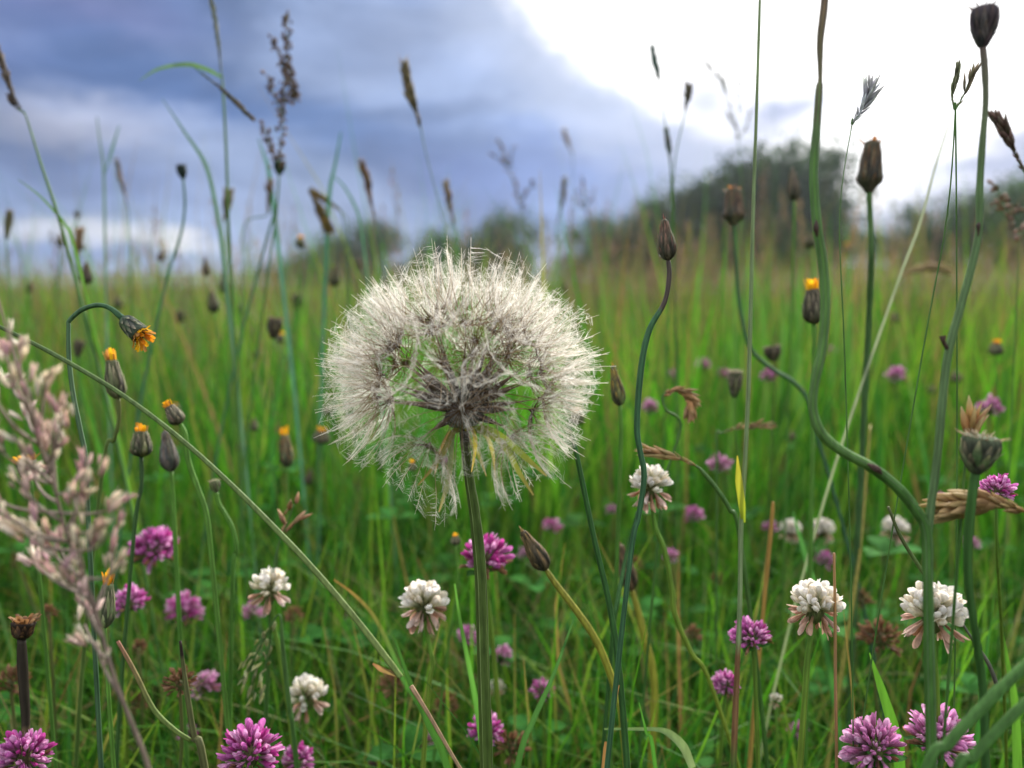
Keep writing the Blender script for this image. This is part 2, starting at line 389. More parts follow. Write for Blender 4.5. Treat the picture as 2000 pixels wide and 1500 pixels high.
# ---------------------------------------------------------------- grass (nobody could count it)
GREENS = np.array([(.050, .190, .012), (.066, .225, .014), (.036, .150, .014), (.090, .235, .018), (.040, .160, .030), (.125, .235, .026), (.028, .110, .014)])
STRAW = np.array([(.24, .19, .085), (.20, .17, .07), (.17, .17, .06), (.20, .13, .07)])
def grass(name, n, d0, d1, half, h0, h1, w0, w1, segs, straw, bend=(.1, .7), fold=.35, power=1.0, seed=1, bright=1.0, keep=None):
    g = np.random.default_rng(seed)
    d = d0 + (d1 - d0) * g.uniform(0, 1, n) ** power; a = g.uniform(-half, half, n)
    x = d * np.tan(a); y = d
    if keep is not None:
        k = keep(x, y, g); x, y, d = x[k], y[k], d[k]; n = len(x)
    z = gz(x, y); h = g.uniform(h0, h1, n) * (.8 + .4 * g.uniform(0, 1, n)); wd = g.uniform(w0, w1, n)
    th = g.uniform(0, 2 * np.pi, n); b = g.uniform(bend[0], bend[1], n) ** 1.3; dr = np.c_[np.cos(th), np.sin(th), np.zeros(n)]
    ph = th + np.pi / 2 + g.uniform(-.9, .9, n); sd_ = np.c_[np.cos(ph), np.sin(ph), np.zeros(n)]
    ln = g.normal(0, .12, (n, 2)); wig = g.normal(0, .03, n)
    pal = GREENS[g.integers(0, len(GREENS), n)] * np.array([.88, 1, 1.15]) * g.uniform(.75, 1.3, (n, 1)) * bright
    pat = .5 + .5 * np.sin(x * 2.1 + 1.7 * np.sin(y * 1.3)) * np.sin(y * 1.1 + 2 * np.sin(x * .9 + .5)); pal = pal * (.72 + .55 * pat)[:, None] * np.stack([1 + .45 * (1 - pat), np.ones(n), np.ones(n)], 1)
    h = h * (.86 + .26 * (.5 + .5 * np.sin(x * 5.3 + 2 * np.sin(y * 4.1))))
    st = g.uniform(0, 1, n) < straw * (.5 + 1.6 * (1 - pat)); pal[st] = STRAW[g.integers(0, len(STRAW), st.sum())] * g.uniform(.7, 1.1, (st.sum(), 1))
    tipc = pal * np.array([1.25, 1.05, .9]); br = g.uniform(0, 1, n) < .2; tipc[br] = np.array([.26, .2, .08])
    nv = 3 if fold else 2; V_, C_ = [], []
    for i in range(segs + 1):
        t = i / segs
        c = np.c_[x, y, z] + np.c_[ln * (h * t)[:, None], np.zeros(n)] + dr * (h * b * t ** 2.2)[:, None] + sd_ * (np.sin(t * 5 + th) * wig * h)[:, None]
        c[:, 2] += h * (t - .38 * b * t ** 3)
        ww = wd * .5 * (1 - t ** 2.2) * (.6 + .8 * t * (1 - t) * 2) + .00006
        up = dr * -(fold * ww)[:, None] if fold else 0
        lo, hi = c - sd_ * ww[:, None] + up, c + sd_ * ww[:, None] + up
        V_.append(np.stack([lo, c, hi] if nv == 3 else [lo, hi], 1))
        cc = pal + (tipc - pal) * max(0, (t - .55) / .45); cc = cc * (1.0 if t > .2 else np.array([1.05, .95, 1.0]))
        C_.append(np.repeat(cc[:, None, :], nv, 1))
    VV = np.stack(V_, 1); CC = np.stack(C_, 1)                              # n, segs+1, nv, 3
    idx = np.arange(n * (segs + 1) * nv).reshape(n, segs + 1, nv); q = []
    for j in range(nv - 1):
        q.append(np.stack([idx[:, :-1, j], idx[:, :-1, j + 1], idx[:, 1:, j + 1], idx[:, 1:, j]], -1).reshape(-1, 4))
    o = bulk(name, VV.reshape(-1, 3), np.vstack(q), CC.reshape(-1, 3), MG)
    return o
def lab(o, l, c='grass'): o['label'] = l; o['category'] = c
lab(grass('meadow_grass', 19000, .26, .95, R(50), .08, .205, .0013, .0036, 7, .05, (.08, .85), seed=1, bright=.95), 'lush green meadow grass blades round the clovers in front')
lab(grass('meadow_grass', 4600, .55, 1.7, R(46), .20, .345, .0030, .0068, 6, .05, (.03, .38), seed=22, bright=1.0), 'broad upright bright green blades behind the clovers')
lab(grass('meadow_grass', 17000, .9, 3.4, R(44), .14, .31, .0024, .006, 5, .05, (.05, .6), seed=2, power=.8, bright=.95), 'tall soft green grass behind the white seed head')
lab(grass('meadow_grass', 26000, 3.0, 14, R(42), .16, .32, .004, .009, 4, .08, (.05, .7), 0, seed=3, power=.8, bright=.98), 'blurred green grass further out across the field')
lab(grass('meadow_grass', 5600, .7, 6, R(42), .32, .50, .0014, .0038, 6, .34, (.02, .40), seed=33, bright=1.0), 'thin tall grass stalks and tips standing above the sward')
lab(grass('dead_grass', 2600, .25, 1.1, R(50), .05, .15, .0012, .0034, 6, .97, (.5, 1.5), seed=44), 'tangle of dead straw and withered blades low in the sward')
lab(grass('meadow_grass', 26000, 13, 95, R(42), .2, .42, .02, .05, 2, .25, (.05, .6), 0, seed=4, power=.7), 'tan and green grass of the far field below the trees')


# ---------------------------------------------------------------- plant builders
def rx(c, k): return tuple(q * k for q in c)
G1 = (.060, .165, .030); G2 = (.10, .23, .035); G3 = (.095, .175, .055); GY = (.22, .26, .03); BR = (.14, .085, .04); TAN = (.42, .30, .14); DK = (.03, .032, .028); PLUM = (.10, .05, .06)
def path3(pts, drop=True, lean=(0, 0)):
    "photo path (x, y, d[, width px]) to world points and radii; with drop the stem goes on down to the ground"
    last = 8
    q = []
    for p in pts:
        last = p[3] if len(p) > 3 else last
        a = P(*p[:3]); q.append((a.x, a.y, a.z, last / 2 * p[2] / FP * (.56 if p[2] > .33 else 1)))
    if drop:
        x, y, z, r = q[-1]; g0 = float(gz(x, y))
        if z - g0 > .02:
            px, py, pz, _ = q[-2]; n = max(1, int((z - g0) / .06))
            sx, sy = (x - px) / max(.02, pz - z), (y - py) / max(.02, pz - z)
            sx = max(-.5, min(.5, sx)); sy = max(-.5, min(.5, sy))
            for i in range(1, n + 1):
                t = i / n; dz = (z - g0) * t; q.append((x + (sx * (1 - t * .5) + lean[0]) * dz, y + (sy * (1 - t * .5) + lean[1]) * dz, z - dz * 1.0, r * 1.05))
    return q
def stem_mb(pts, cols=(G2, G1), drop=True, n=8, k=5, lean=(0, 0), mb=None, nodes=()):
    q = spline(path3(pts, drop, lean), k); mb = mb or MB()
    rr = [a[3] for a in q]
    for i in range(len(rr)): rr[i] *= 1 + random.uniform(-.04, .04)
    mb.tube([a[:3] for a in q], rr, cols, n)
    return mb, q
def base_of(q):
    a = q[-1]; return V((a[0], a[1], float(gz(a[0], a[1]))))
def tipdir(q):
    return (V(q[0][:3]) - V(q[3][:3] if len(q) > 3 else q[-1][:3])).normalized()

# --- hawkbit / cat's-ear heads
def bud_parts(root, o, a, ln, wd, kind='closed', cols=(G1, DK), tip=(.5, .42, .3), seed=0, fine=False):
    "involucre on point o along direction a; kinds: closed, yellow, open, cup"
    rnd = random.Random(seed); M_ = align(V(a) + V((rnd.uniform(-.16, .16), rnd.uniform(-.2, .1), 0)), o, rnd.uniform(0, 6)); r = wd / 2 * rnd.uniform(.88, 1.12); ln *= rnd.uniform(.92, 1.06)
    prof = {'closed': [(0, .22), (.05, .55), (.16, .92), (.32, 1), (.5, .88), (.7, .62), (.86, .45), (.96, .38), (1, .2)],
            'yellow': [(0, .22), (.05, .6), (.16, .95), (.32, 1), (.5, .9), (.66, .74), (.8, .62), (.84, .5)],
            'open': [(0, .25), (.06, .5), (.2, .72), (.4, .84), (.6, .92), (.74, 1.0), (.76, .8)],
            'cup': [(0, .2), (.12, .42), (.3, .68), (.5, .9), (.7, 1), (.88, .98), (.97, .90), (1, .8)],
            'cut': [(0, .22), (.1, .45), (.2, .9), (.28, 1.0), (.42, .88), (.6, .82), (.8, .74), (.95, .68), (1, .6)]}[kind]
    pz = [(z * ln, q * r) for z, q in prof]
    mb = MB(); mb.lathe(pz, [cols[0], cols[1], cols[0]], 12, M_, .03)
    part('involucre', mb, MBR, root)
    def rad(z):
        for (z0, r0), (z1, r1) in zip(pz, pz[1:]):
            if z <= z1: return r0 + (r1 - r0) * (z - z0) / max(1e-9, z1 - z0)
        return pz[-1][1]
    zmax = pz[-1][0]
    # overlapping bracts, proud of the body
    allb = MB(); nb = 0
    for ring, (z0, z1, n) in enumerate(((.0, .38, 7), (.10, .68, 9), (.25, .99, 11))):
        for i in range(n):
            an = 2 * math.pi * (i + .5 * ring) / n + rnd.uniform(-.1, .1); pp = []; e = z1 * rnd.uniform(.84, 1.0)
            for j in range(6):
                z = (z0 + (e - z0) * j / 5) * zmax; rr = rad(z) * 1.02 + r * (.05 + .03 * (2 - ring)) + (r * .10 * (j == 5) * rnd.uniform(-.3, 1.6))
                pp.append(M_ @ V((math.cos(an) * rr, math.sin(an) * rr, z)))
            nrm = (M_.to_3x3() @ V((math.cos(an), math.sin(an), 0))).normalized()
            c = jit(cols[i % 2], .25); b = allb if not (fine and ring) else MB()
            b.strip(pp, [r * .30, r * .52, r * .5, r * .40, r * .25, r * .05], [rx(c, .8), c, rx(c, 1.1), lerp(c, tip, .25), lerp(c, tip, .7)], nrm, -.25)
            if b is not allb: part('bract', b, MBR, root)
    if allb.v: part('bract_ring', allb, MBR, root)
    top = M_ @ V((0, 0, zmax * .92))
    if kind in ('closed', 'cut', 'cup'):
        t = MB()
        for i in range(16 if kind != 'cup' else 70):
            an = rnd.uniform(0, 6.28); q = (rnd.uniform(0, .8) if kind != 'cup' else rnd.uniform(.2, 1.5)) * pz[-1][1]; h = ln * rnd.uniform(.04, .16) * (1 if kind != 'cup' else .8)
            p0 = M_ @ V((math.cos(an) * q * .6, math.sin(an) * q * .6, zmax * .93)); p1 = M_ @ V((math.cos(an) * q * 1.2, math.sin(an) * q * 1.2, zmax * .98 + h))
            t.tube([p0, p1], [r * .05, r * .015], jit(tip, .2), 3)
        part('withered_tip', t, MDR, root)
    if kind in ('yellow', 'open', 'cut'):
        n = {'yellow': 11, 'open': 26, 'cut': 5}[kind]
        for i in range(n):
            an = 2 * math.pi * i / n + rnd.uniform(-.2, .2); q = pz[-1][1] * (1 if i % 2 else .6)
            hl = ln * {'yellow': .30, 'open': .40, 'cut': .16}[kind] * rnd.uniform(.6, 1.15); fl = {'yellow': .15, 'open': .75, 'cut': .9}[kind] * rnd.uniform(.3, 1.3)
            pp = [M_ @ V((math.cos(an) * (q + hl * fl * s * s), math.sin(an) * (q + hl * fl * s * s), zmax * .9 + hl * s * (1 - .25 * fl * s) + ln * .02)) for s in (0, .35, .7, 1)]
            c = random.choice([(.28, .15, .06), (.36, .22, .11), (.16, .08, .04)]) if cols[1][0] == .02 and kind == 'open' else random.choice([(.78, .42, .012), (.82, .52, .02), (.62, .28, .02), (.42, .22, .06)]) if kind != 'cut' else (.30, .15, .06)
            b = MB(); b.strip(pp, [r * .22, r * .38, r * .42, r * .30], [rx(c, .7), c, c], M_.to_3x3() @ V((math.cos(an), math.sin(an), .2)), .25)
            part('petal', b, MPT, root)
def hawkbit(label, head, stem, ln, wd, kind='closed', cols=None, tip=(.5, .42, .3), group=None, scols=(G2, G1), fine=False, cat='flower bud', name='hawkbit_bud', lean=(0, 0)):
    "head (x, y, d) is where the stem meets the bud; ln, wd in photo pixels; stem = path from there down"
    d = head[2]; mb, q = stem_mb([head] + stem, scols, lean=lean); base = base_of(q); root = thing(name, label, cat, base, group)
    part('stem', mb, MST, root)
    a = tipdir(q) if not isinstance(head[-1], tuple) else None
    bud_parts(root, V(q[0][:3]), a, ln * d / FP, wd * d / FP, kind, cols or ((.06, .075, .035), (.035, .035, .03)), tip, int(head[0] + head[1]), fine)
    return root

# --- clovers
def floret_mb(ln, w, c0, c1, c2, flare=.5, seed=0):
    "a single pea-like floret along +z: pale tube, folded standard petal and keel"
    rnd = random.Random(seed); m = MB()
    m.lathe([(0, w * .16), (ln * .2, w * .22), (ln * .45, w * .28), (ln * .68, w * .40), (ln * .86, w * .36), (ln * .97, w * .16)], [(.12, .16, .05), c0, c1, c2, c2], 6)
    m.v = [V((p.x * .75, p.y, p.z)) for p in m.v]
    bend = rnd.uniform(-.1, .25)
    pp = [(0 + w * (.32 + s * flare * .9), w * bend * s, ln * (.42 + .62 * s)) for s in (0, .3, .6, .85, 1)]
    m.strip(pp, [w * .35, w * .75, w * .95, w * .8, w * .25], [c1, c2, c2, rx(c2, 1.25)], (1, 0, .2), -.4)
    for sgn in (-1, 1):
        pp = [(-w * .05, sgn * w * (.25 + .12 * s), ln * (.5 + .38 * s)) for s in (0, .5, 1)]
        m.strip(pp, [w * .2, w * .5, w * .15], [c1, rx(c2, 1.15)], (0, sgn, 0), .2)
    return m
FL = {}
def floret_set(kind):
    if kind in FL: return FL[kind]
    k = {'red': [((.44, .20, .32), (.48, .13, .36), (.58, .18, .48)), ((.52, .32, .44), (.60, .24, .48), (.74, .42, .66)), ((.36, .08, .22), (.42, .05, .26), (.52, .07, .34))],
         'lilac': [((.46, .24, .36), (.55, .20, .42), (.68, .32, .58)), ((.50, .30, .40), (.60, .28, .48), (.76, .48, .68)), ((.36, .14, .18), (.48, .16, .34), (.58, .24, .46))],
         'white': [((.45, .50, .26), (.72, .73, .52), (.80, .80, .72)), ((.45, .52, .28), (.74, .75, .58), (.79, .79, .74)), ((.50, .52, .30), (.76, .72, .52), (.80, .77, .64))],
         'faded': [((.50, .36, .24), (.62, .42, .32), (.72, .55, .46)), ((.42, .24, .14), (.50, .30, .18), (.60, .40, .30)), ((.55, .40, .30), (.70, .52, .45), (.78, .66, .60))],
         'brown': [((.16, .08, .04), (.20, .10, .05), (.26, .14, .08)), ((.12, .06, .035), (.16, .08, .045), (.22, .11, .06)), ((.22, .12, .06), (.28, .15, .08), (.34, .20, .12))]}[kind]
    ln, w = (.0100, .0030) if kind in ('red', 'lilac') else ((.0105, .0026) if kind == 'brown' else ((.0090, .0037) if kind == 'white' else (.0092, .0024)))
    FL[kind] = []
    for i, (a, b, c) in enumerate(k):
        m = floret_mb(ln, w, a, b, c, (.3, .5, .2)[i], i); FL[kind].append((m, m.mesh('floret', MPT if kind != 'brown' else MDR)))
    return FL[kind]
def trefoil(mb, o, a, size, seed=0):
    rnd = random.Random(seed)
    for k in range(3):
        an = 2.09 * k + rnd.uniform(-.2, .2); dr = V((math.cos(an), math.sin(an), .15)); dr = (dr + V(a) * .3).normalized()
        pp = [V(o) + dr * size * s + V((0, 0, -.25 * size * s * s)) for s in (0, .25, .5, .75, 1)]
        c = jit((.028, .095, .018), .2)
        mb.strip(pp, [size * .05, size * .42, size * .62, size * .5, size * .06], [c, rx(c, 1.2), rx(c, 1.9), rx(c, 1.1)], V((0, 0, 1)), .25)
def clover(label, x, y, d, wpx, kind='red', fine=False, tilt=(0, 0), stem=None, group=None, shape='globe', leaf=True, n=None, swid=7, scol=(G2, GY), cat='clover flower'):
    "clover head centred on the photo point; wpx its width in photo pixels"
    rnd = random.Random(int(x * 7 + y)); c = P(x, y, d); hw = wpx / 2 * d / FP
    white = kind == 'white'
    fs = floret_set(kind); s = hw / (.0150 if not white else .0112)
    st = stem or [(x + rnd.uniform(-12, 12), y + 120, d + .002), (x + rnd.uniform(-30, 30), y + 300, d + rnd.uniform(0, .02))]
    ax = V((tilt[0], rnd.uniform(-.15, .1), 1)).normalized()
    b0 = c - ax * hw * (.45 if not white else .25)
    mb, q = stem_mb([(x, y, d, swid)] + [tuple(p) if len(p) > 3 else (*p, swid) for p in st], scol)
    q0 = V(q[0][:3]); base = base_of(q)
    root = thing('clover_plant', label, cat, base, group or {'red': 'red clover flowers', 'lilac': 'red clover flowers', 'white': 'white clover flowers', 'brown': 'dried brown clover heads', 'faded': 'dried brown clover heads'}[kind])
    part('stem', mb, MST, root)
    A = align(ax, b0, rnd.uniform(0, 6))
    n = n or ((92 if not white else 44) if fine else 52)
    hm = MB(); hm.lathe([(-.0025 * s, .0008 * s), (0, .003 * s), (.003 * s, .0035 * s), (.0065 * s, .0028 * s), (.0085 * s, .001 * s)], [(.10, .16, .04), (.12, .10, .05)], 8, A)
    if not fine: hd = MB(); hd.add(hm)
    for i in range(n):
        t = (i + .5) / n; an = i * 2.39996 + rnd.uniform(-.25, .25)
        if white:
            if t < .62: th = .15 + 1.12 * (t / .62) ** .75; fk = fs[i % 3]; dl = 1
            else: th = 1.95 + .85 * ((t - .62) / .38); fk = floret_set('faded')[i % 3]; dl = 1.0
            o = V((math.cos(an) * .0022 * math.sin(min(th, 1.57)), math.sin(an) * .0022 * math.sin(min(th, 1.57)), .0065 - .0045 * t)) * s
            if th > 1.6 and rnd.random() < .25: continue
        else:
            th = math.acos(1 - 1.45 * t) if shape == 'globe' else math.acos(1 - 1.1 * t)
            o = V((math.cos(an) * .0052 * math.sin(th), math.sin(an) * .0052 * math.sin(th), .0005 + .0095 * (1 - t))) * s
            th *= .84 + rnd.uniform(-.14, .14) + .10 * math.sin(an * 2 + x); fk = fs[rnd.choice((0, 0, 1, 1, 2))]; dl = rnd.uniform(.60, 1.14) * (1 + .12 * math.sin(an + x))
            if t > .74 and rnd.random() < .4 and kind != 'brown': fk = floret_set('brown')[i % 3]
        th += rnd.uniform(-.12, .12)
        dv = V((math.cos(an) * math.sin(th), math.sin(an) * math.sin(th), math.cos(th)))
        # the standard petal (local +x) looks outward-down
        m_ = align(dv, o, rnd.uniform(0, 6.28), s * dl)
        if fine:
            link('floret', fk[1], root, mtx=Matrix.Translation(-V(root.location)) @ A @ m_)
        else: hd.add(fk[0], A @ m_)
    if fine: part('receptacle', hm, MBR, root)
    else: part('flower_head', hd, MPT if kind not in ('brown',) else MDR, root)
    if leaf and not white:
        lf = MB(); trefoil(lf, b0 - ax * hw * .25, ax, hw * 1.0, int(x)); part('leaf', lf, MLF, root)
    return root

# --- grass flower heads
def spikelet(ln, w, c, c2, awn=0):
    m = MB()
    m.lathe([(0, w * .12), (ln * .18, w * .42), (ln * .42, w * .5), (ln * .72, w * .3), (ln, w * .03)], [rx(c, .75), c, c2], 5)
    m.v = [V((p.x, p.y * .6, p.z)) for p in m.v]
    if awn: m.tube([(0, 0, ln * .9), (ln * .05, 0, ln * (.9 + awn))], [w * .05, w * .02], c2, 3)
    return m
def spike(label, pts, spk, wpx, n=40, col=(.20, .15, .09), col2=(.42, .32, .18), slen=.9, group='grass flower spikes', sep=False, stem_w=4, scol=(G3, G1), cat='grass spike', awn=0, spread=.35, drop=True, name='grass_spike'):
    "spk: photo path of the seed head itself (tip first); pts continues down the stalk from its foot"
    d = spk[0][2]; full = [(*p[:3], stem_w * .5) for p in spk[:-1]] + [(*spk[-1][:3], stem_w)] + [tuple(p) for p in pts]
    mb, q = stem_mb(full, scol, drop=drop); base = base_of(q) if drop else V(q[-1][:3])
    root = thing(name, label, cat, base, group); part('stem', mb, MST, root)
    sp = spline([tuple(P(*p[:3])) for p in spk], 12); L3 = sum((V(a) - V(b)).length for a, b in zip(sp, sp[1:]))
    w_ = wpx * d / FP; sl = w_ * slen; prot = [spikelet(sl, w_ * .34, jit(col, .2), jit(col2, .2), awn) for _ in range(3)]
    meshes = [p.mesh('spikelet', MDR) for p in prot] if sep else None
    hd = MB(); rnd = random.Random(int(spk[0][0] + spk[0][1] * 3))
    for i in range(n):
        t = (i + .5) / n; k = t * (len(sp) - 1); j = min(int(k), len(sp) - 2)
        o = V(sp[j]).lerp(V(sp[j + 1]), k - j); ax = (V(sp[j]) - V(sp[j + 1])).normalized()
        an = i * 2.4 + rnd.uniform(-.4, .4); u = ax.orthogonal().normalized(); v_ = ax.cross(u)
        sid = u * math.cos(an) + v_ * math.sin(an); env = .55 + .75 * math.sin(min(1, t * 1.15 + .1) * math.pi) ** .6
        dv = (ax + sid * spread * rnd.uniform(.6, 1.5) + V((0, 0, .1))).normalized()
        m_ = align(dv, o + sid * w_ * .06 * env, rnd.uniform(0, 6), env * rnd.uniform(.8, 1.15))
        if sep: link('spikelet', meshes[i % 3], root, mtx=Matrix.Translation(-base) @ m_)
        else: hd.add(prot[i % 3], m_, (rnd.uniform(.75, 1.25),) * 3)
    if not sep: part('seed_head', hd, MDR, root)
    return root
def panicle(label, axis, stem, brs, col=(.20, .15, .12), col2=(.36, .28, .22), sw=7, sl=10, per=14, group='grass panicles', bw=3, scol=(G3, G1), cat='grass panicle', dens=1.0, name='grass_panicle'):
    "axis: photo path tip to foot; brs: list of photo paths for side branches"
    d = axis[0][2]; full = [(*p[:3], bw) for p in axis] + [tuple(p) for p in stem]
    mb, q = stem_mb(full, scol); base = base_of(q); root = thing(name, label, cat, base, group); 
    rnd = random.Random(int(axis[0][0])); prot = [spikelet(sl * d / FP, sw * d / FP, jit(col, .2), jit(col2, .2)) for _ in range(3)]; hd = MB()
    for bi, br in enumerate([axis] + brs):
        sp = [V(a[:3]) for a in spline([tuple(P(*p[:3])) for p in br], 10)]
        if bi: mb.tube(sp, [.4 * bw / 2 * d / FP, .8 * bw / 2 * d / FP], scol[0], 4)
        ln = sum((a - b).length for a, b in zip(sp, sp[1:])); n = max(4, int(ln / (sl * d / FP) * per / 4 * dens))
        for i in range(n):
            t = i / n * (.98 if bi else 1); k = t * (len(sp) - 1); j = min(int(k), len(sp) - 2); o = sp[j].lerp(sp[j + 1], k - j); ax = (sp[j] - sp[j + 1]).normalized()
            dv = (ax + V((rnd.gauss(0, .5), rnd.gauss(0, .5), rnd.gauss(0, .3)))).normalized()
            off = V((rnd.gauss(0, 1), rnd.gauss(0, 1), rnd.gauss(0, .6))) * (sw * d / FP) * .55
            hd.add(prot[i % 3], align(dv, o + off, 0, rnd.uniform(.6, 1.2)), (rnd.uniform(.7, 1.3),) * 3)
    part('stem', mb, MST, root); part('seed_head', hd, MDR, root); return root
def blade(label, pts, wd, cols=(G2, G1), group='single grass blades', drop=True, twist=.6, m=None, lean=(0, 0)):
    "one leaf of grass standing on its own; wd = widths in photo pixels, tip first"
    q = spline(path3([(*p[:3], 8) for p in pts], drop, lean), 5); d = pts[0][2]; mb = MB(); nrm = V((.15, -1, .25))
    ws = [w_ * d / FP * (.62 if d > .33 else 1) for w_ in wd] + ([wd[-1] * d / FP * .5] if drop else [])
    mb.strip([a[:3] for a in q], ws, cols, nrm, .3, twist)
    base = V((q[-1][0], q[-1][1], q[-1][2])) if not drop else base_of(q)
    return solo('grass_shoot', label, 'grass', mb, m or MG, base, group)

# ---------------------------------------------------------------- the white seed head
def hair(m, p0, p1, p2, w, c):
    s = (p2 - p0).cross(V((random.gauss(0, 1), random.gauss(0, 1), random.gauss(0, 1)))); s = s.normalized() * w / 2 if s.length > 1e-9 else V((w / 2, 0, 0))
    b = len(m.v); m.v += [p0 - s, p0 + s, p1 - s, p1 + s, p2 - s * .5, p2 + s * .5]; m.c += [c] * 6; m.f += [(b, b + 1, b + 3, b + 2), (b + 2, b + 3, b + 5, b + 4)]
def pappus_mesh(k, zh, ln=.0212):
    random.seed(500 + k); m = MB(); n = random.choice((25, 27, 29)) if k >= 3 else random.choice((20, 22, 24)); rays = []; fat = 1.0 if k >= 3 else 1.1
    ph = random.uniform(0, 6.28); cl = random.uniform(.1, .5)
    for i in range(n):
        a = 2 * math.pi * i / n; a += cl * .5 * math.sin(2 * a + ph) + random.uniform(-.07, .07)
        l_ = ln * random.uniform(.78, 1.06) * (1 + .08 * math.sin(a + ph)); t0 = R(random.uniform(72, 84)); t1 = R(random.uniform(18, 34) + 8 * math.sin(a * 2 + ph))
        p = V((0, 0, zh)); pts = [p.copy()]; g = 10; da = random.uniform(-.25, .25)
        for j in range(g):
            s = (j + .5) / g; th = t0 + (t1 - t0) * min(1, s * 1.15) ** .95 + (random.gauss(0, .02 + .05 * max(0, s - .6)))
            aa = a + da * s + random.gauss(0, .015 + .04 * max(0, s - .6))
            p = p + V((math.sin(th) * math.cos(aa), math.sin(th) * math.sin(aa), math.cos(th))) * (l_ / g); pts.append(p.copy())
        rays.append(pts)
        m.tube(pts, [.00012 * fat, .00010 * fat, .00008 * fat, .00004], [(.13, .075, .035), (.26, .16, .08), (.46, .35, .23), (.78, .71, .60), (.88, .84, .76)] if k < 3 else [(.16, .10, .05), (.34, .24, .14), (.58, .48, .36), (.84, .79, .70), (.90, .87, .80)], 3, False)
    def at_(pts, s):
        x = min(max(s, 0), .999) * (len(pts) - 1); j = int(x); return pts[j].lerp(pts[j + 1], x - j)
    for i in range(n):
        a, b = rays[i], rays[(i + 1) % n]
        for k_ in range(16 if k < 3 else 22):                                   # fine web close in
            s = random.uniform(.12, .6); p0 = at_(a, s); p2 = p0.lerp(at_(b, s + random.uniform(-.05, .1)), random.uniform(.5, 1)); hair(m, p0, p0.lerp(p2, .5) + V((random.gauss(0, 1), random.gauss(0, 1), random.gauss(0, 1))) * .0004, p2, .000028, (.9, .87, .80))
        for k_ in range(44 if k < 3 else 74):
            s = (.30 if k >= 3 else .52) + (.58 if k >= 3 else .40) * random.uniform(0, 1) ** .8; s2 = min(.99, s + random.uniform(.12, .30)); f = random.uniform(.10, .55)
            p0 = at_(a, s) if k_ % 2 else at_(b, s); q = at_(b, s2) if k_ % 2 else at_(a, s2); p2 = p0.lerp(q, f)
            mid = p0.lerp(p2, .5) + V((random.gauss(0, 1), random.gauss(0, 1), random.gauss(0, 1))) * .00016
            g_ = random.uniform(.90, .97); hair(m, p0, mid, p2, random.uniform(.00003, .00006), (g_, g_ * .965, g_ * .91))
        for k_ in range(4):                                    # short fringe hairs off the ray
            s = random.uniform(.3, .98); p0 = at_(a, s); d_ = V((random.gauss(0, 1), random.gauss(0, 1), random.gauss(0, .8))) * .0011
            hair(m, p0, p0 + d_ * .5 + V((0, 0, .0003)), p0 + d_, .00005, (.84, .82, .78))
    m.lathe([(zh - .0012, .0002), (zh - .0002, .00042), (zh + .0003, .00045), (zh + .0004, .0002)], [(.10, .055, .03), (.2, .12, .06)], 8)
    return m.mesh('pappus', MFL)
def achene_mesh(k, la, zh):
    random.seed(700 + k); m = MB(); c0 = (.075, .055, .042); c1 = (.19, .13, .09)
    z = [0, .08, .2, .35, .5, .65, .8, .92, 1]; r = [.35, .75, 1, 1.05, .98, .85, .65, .45, .3]
    m.lathe([(a * la, b * .00088) for a, b in zip(z, r)], [c0, (.07, .055, .045), c0, c1], 10, None, .12)
    m.tube([(0, 0, la * .98), (.0003 * random.uniform(-1, 1), .0002, (la + zh) / 2), (0, 0, zh)], [.00028, .00013, .00013, .00016], [c1, (.22, .15, .09), (.20, .13, .08)], 5)
    for i in range(44):                                        # rough scales along the ridges
        a = random.uniform(0, 6.28); s = random.uniform(.05, 1.25); rr = .0008 if s < .7 else .0003
        p = V((math.cos(a) * rr, math.sin(a) * rr, s * la)); hair(m, p, p + V((math.cos(a) * .0003, math.sin(a) * .0003, .0002)), p + V((math.cos(a) * .0005, math.sin(a) * .0005, .0006)), .00007, (.20, .16, .13) if i % 2 else (.34, .29, .25))
    return m.mesh('seed', MSE)
HD = .205; SC = P(900, 750, HD); RH = 158 * HD / FP
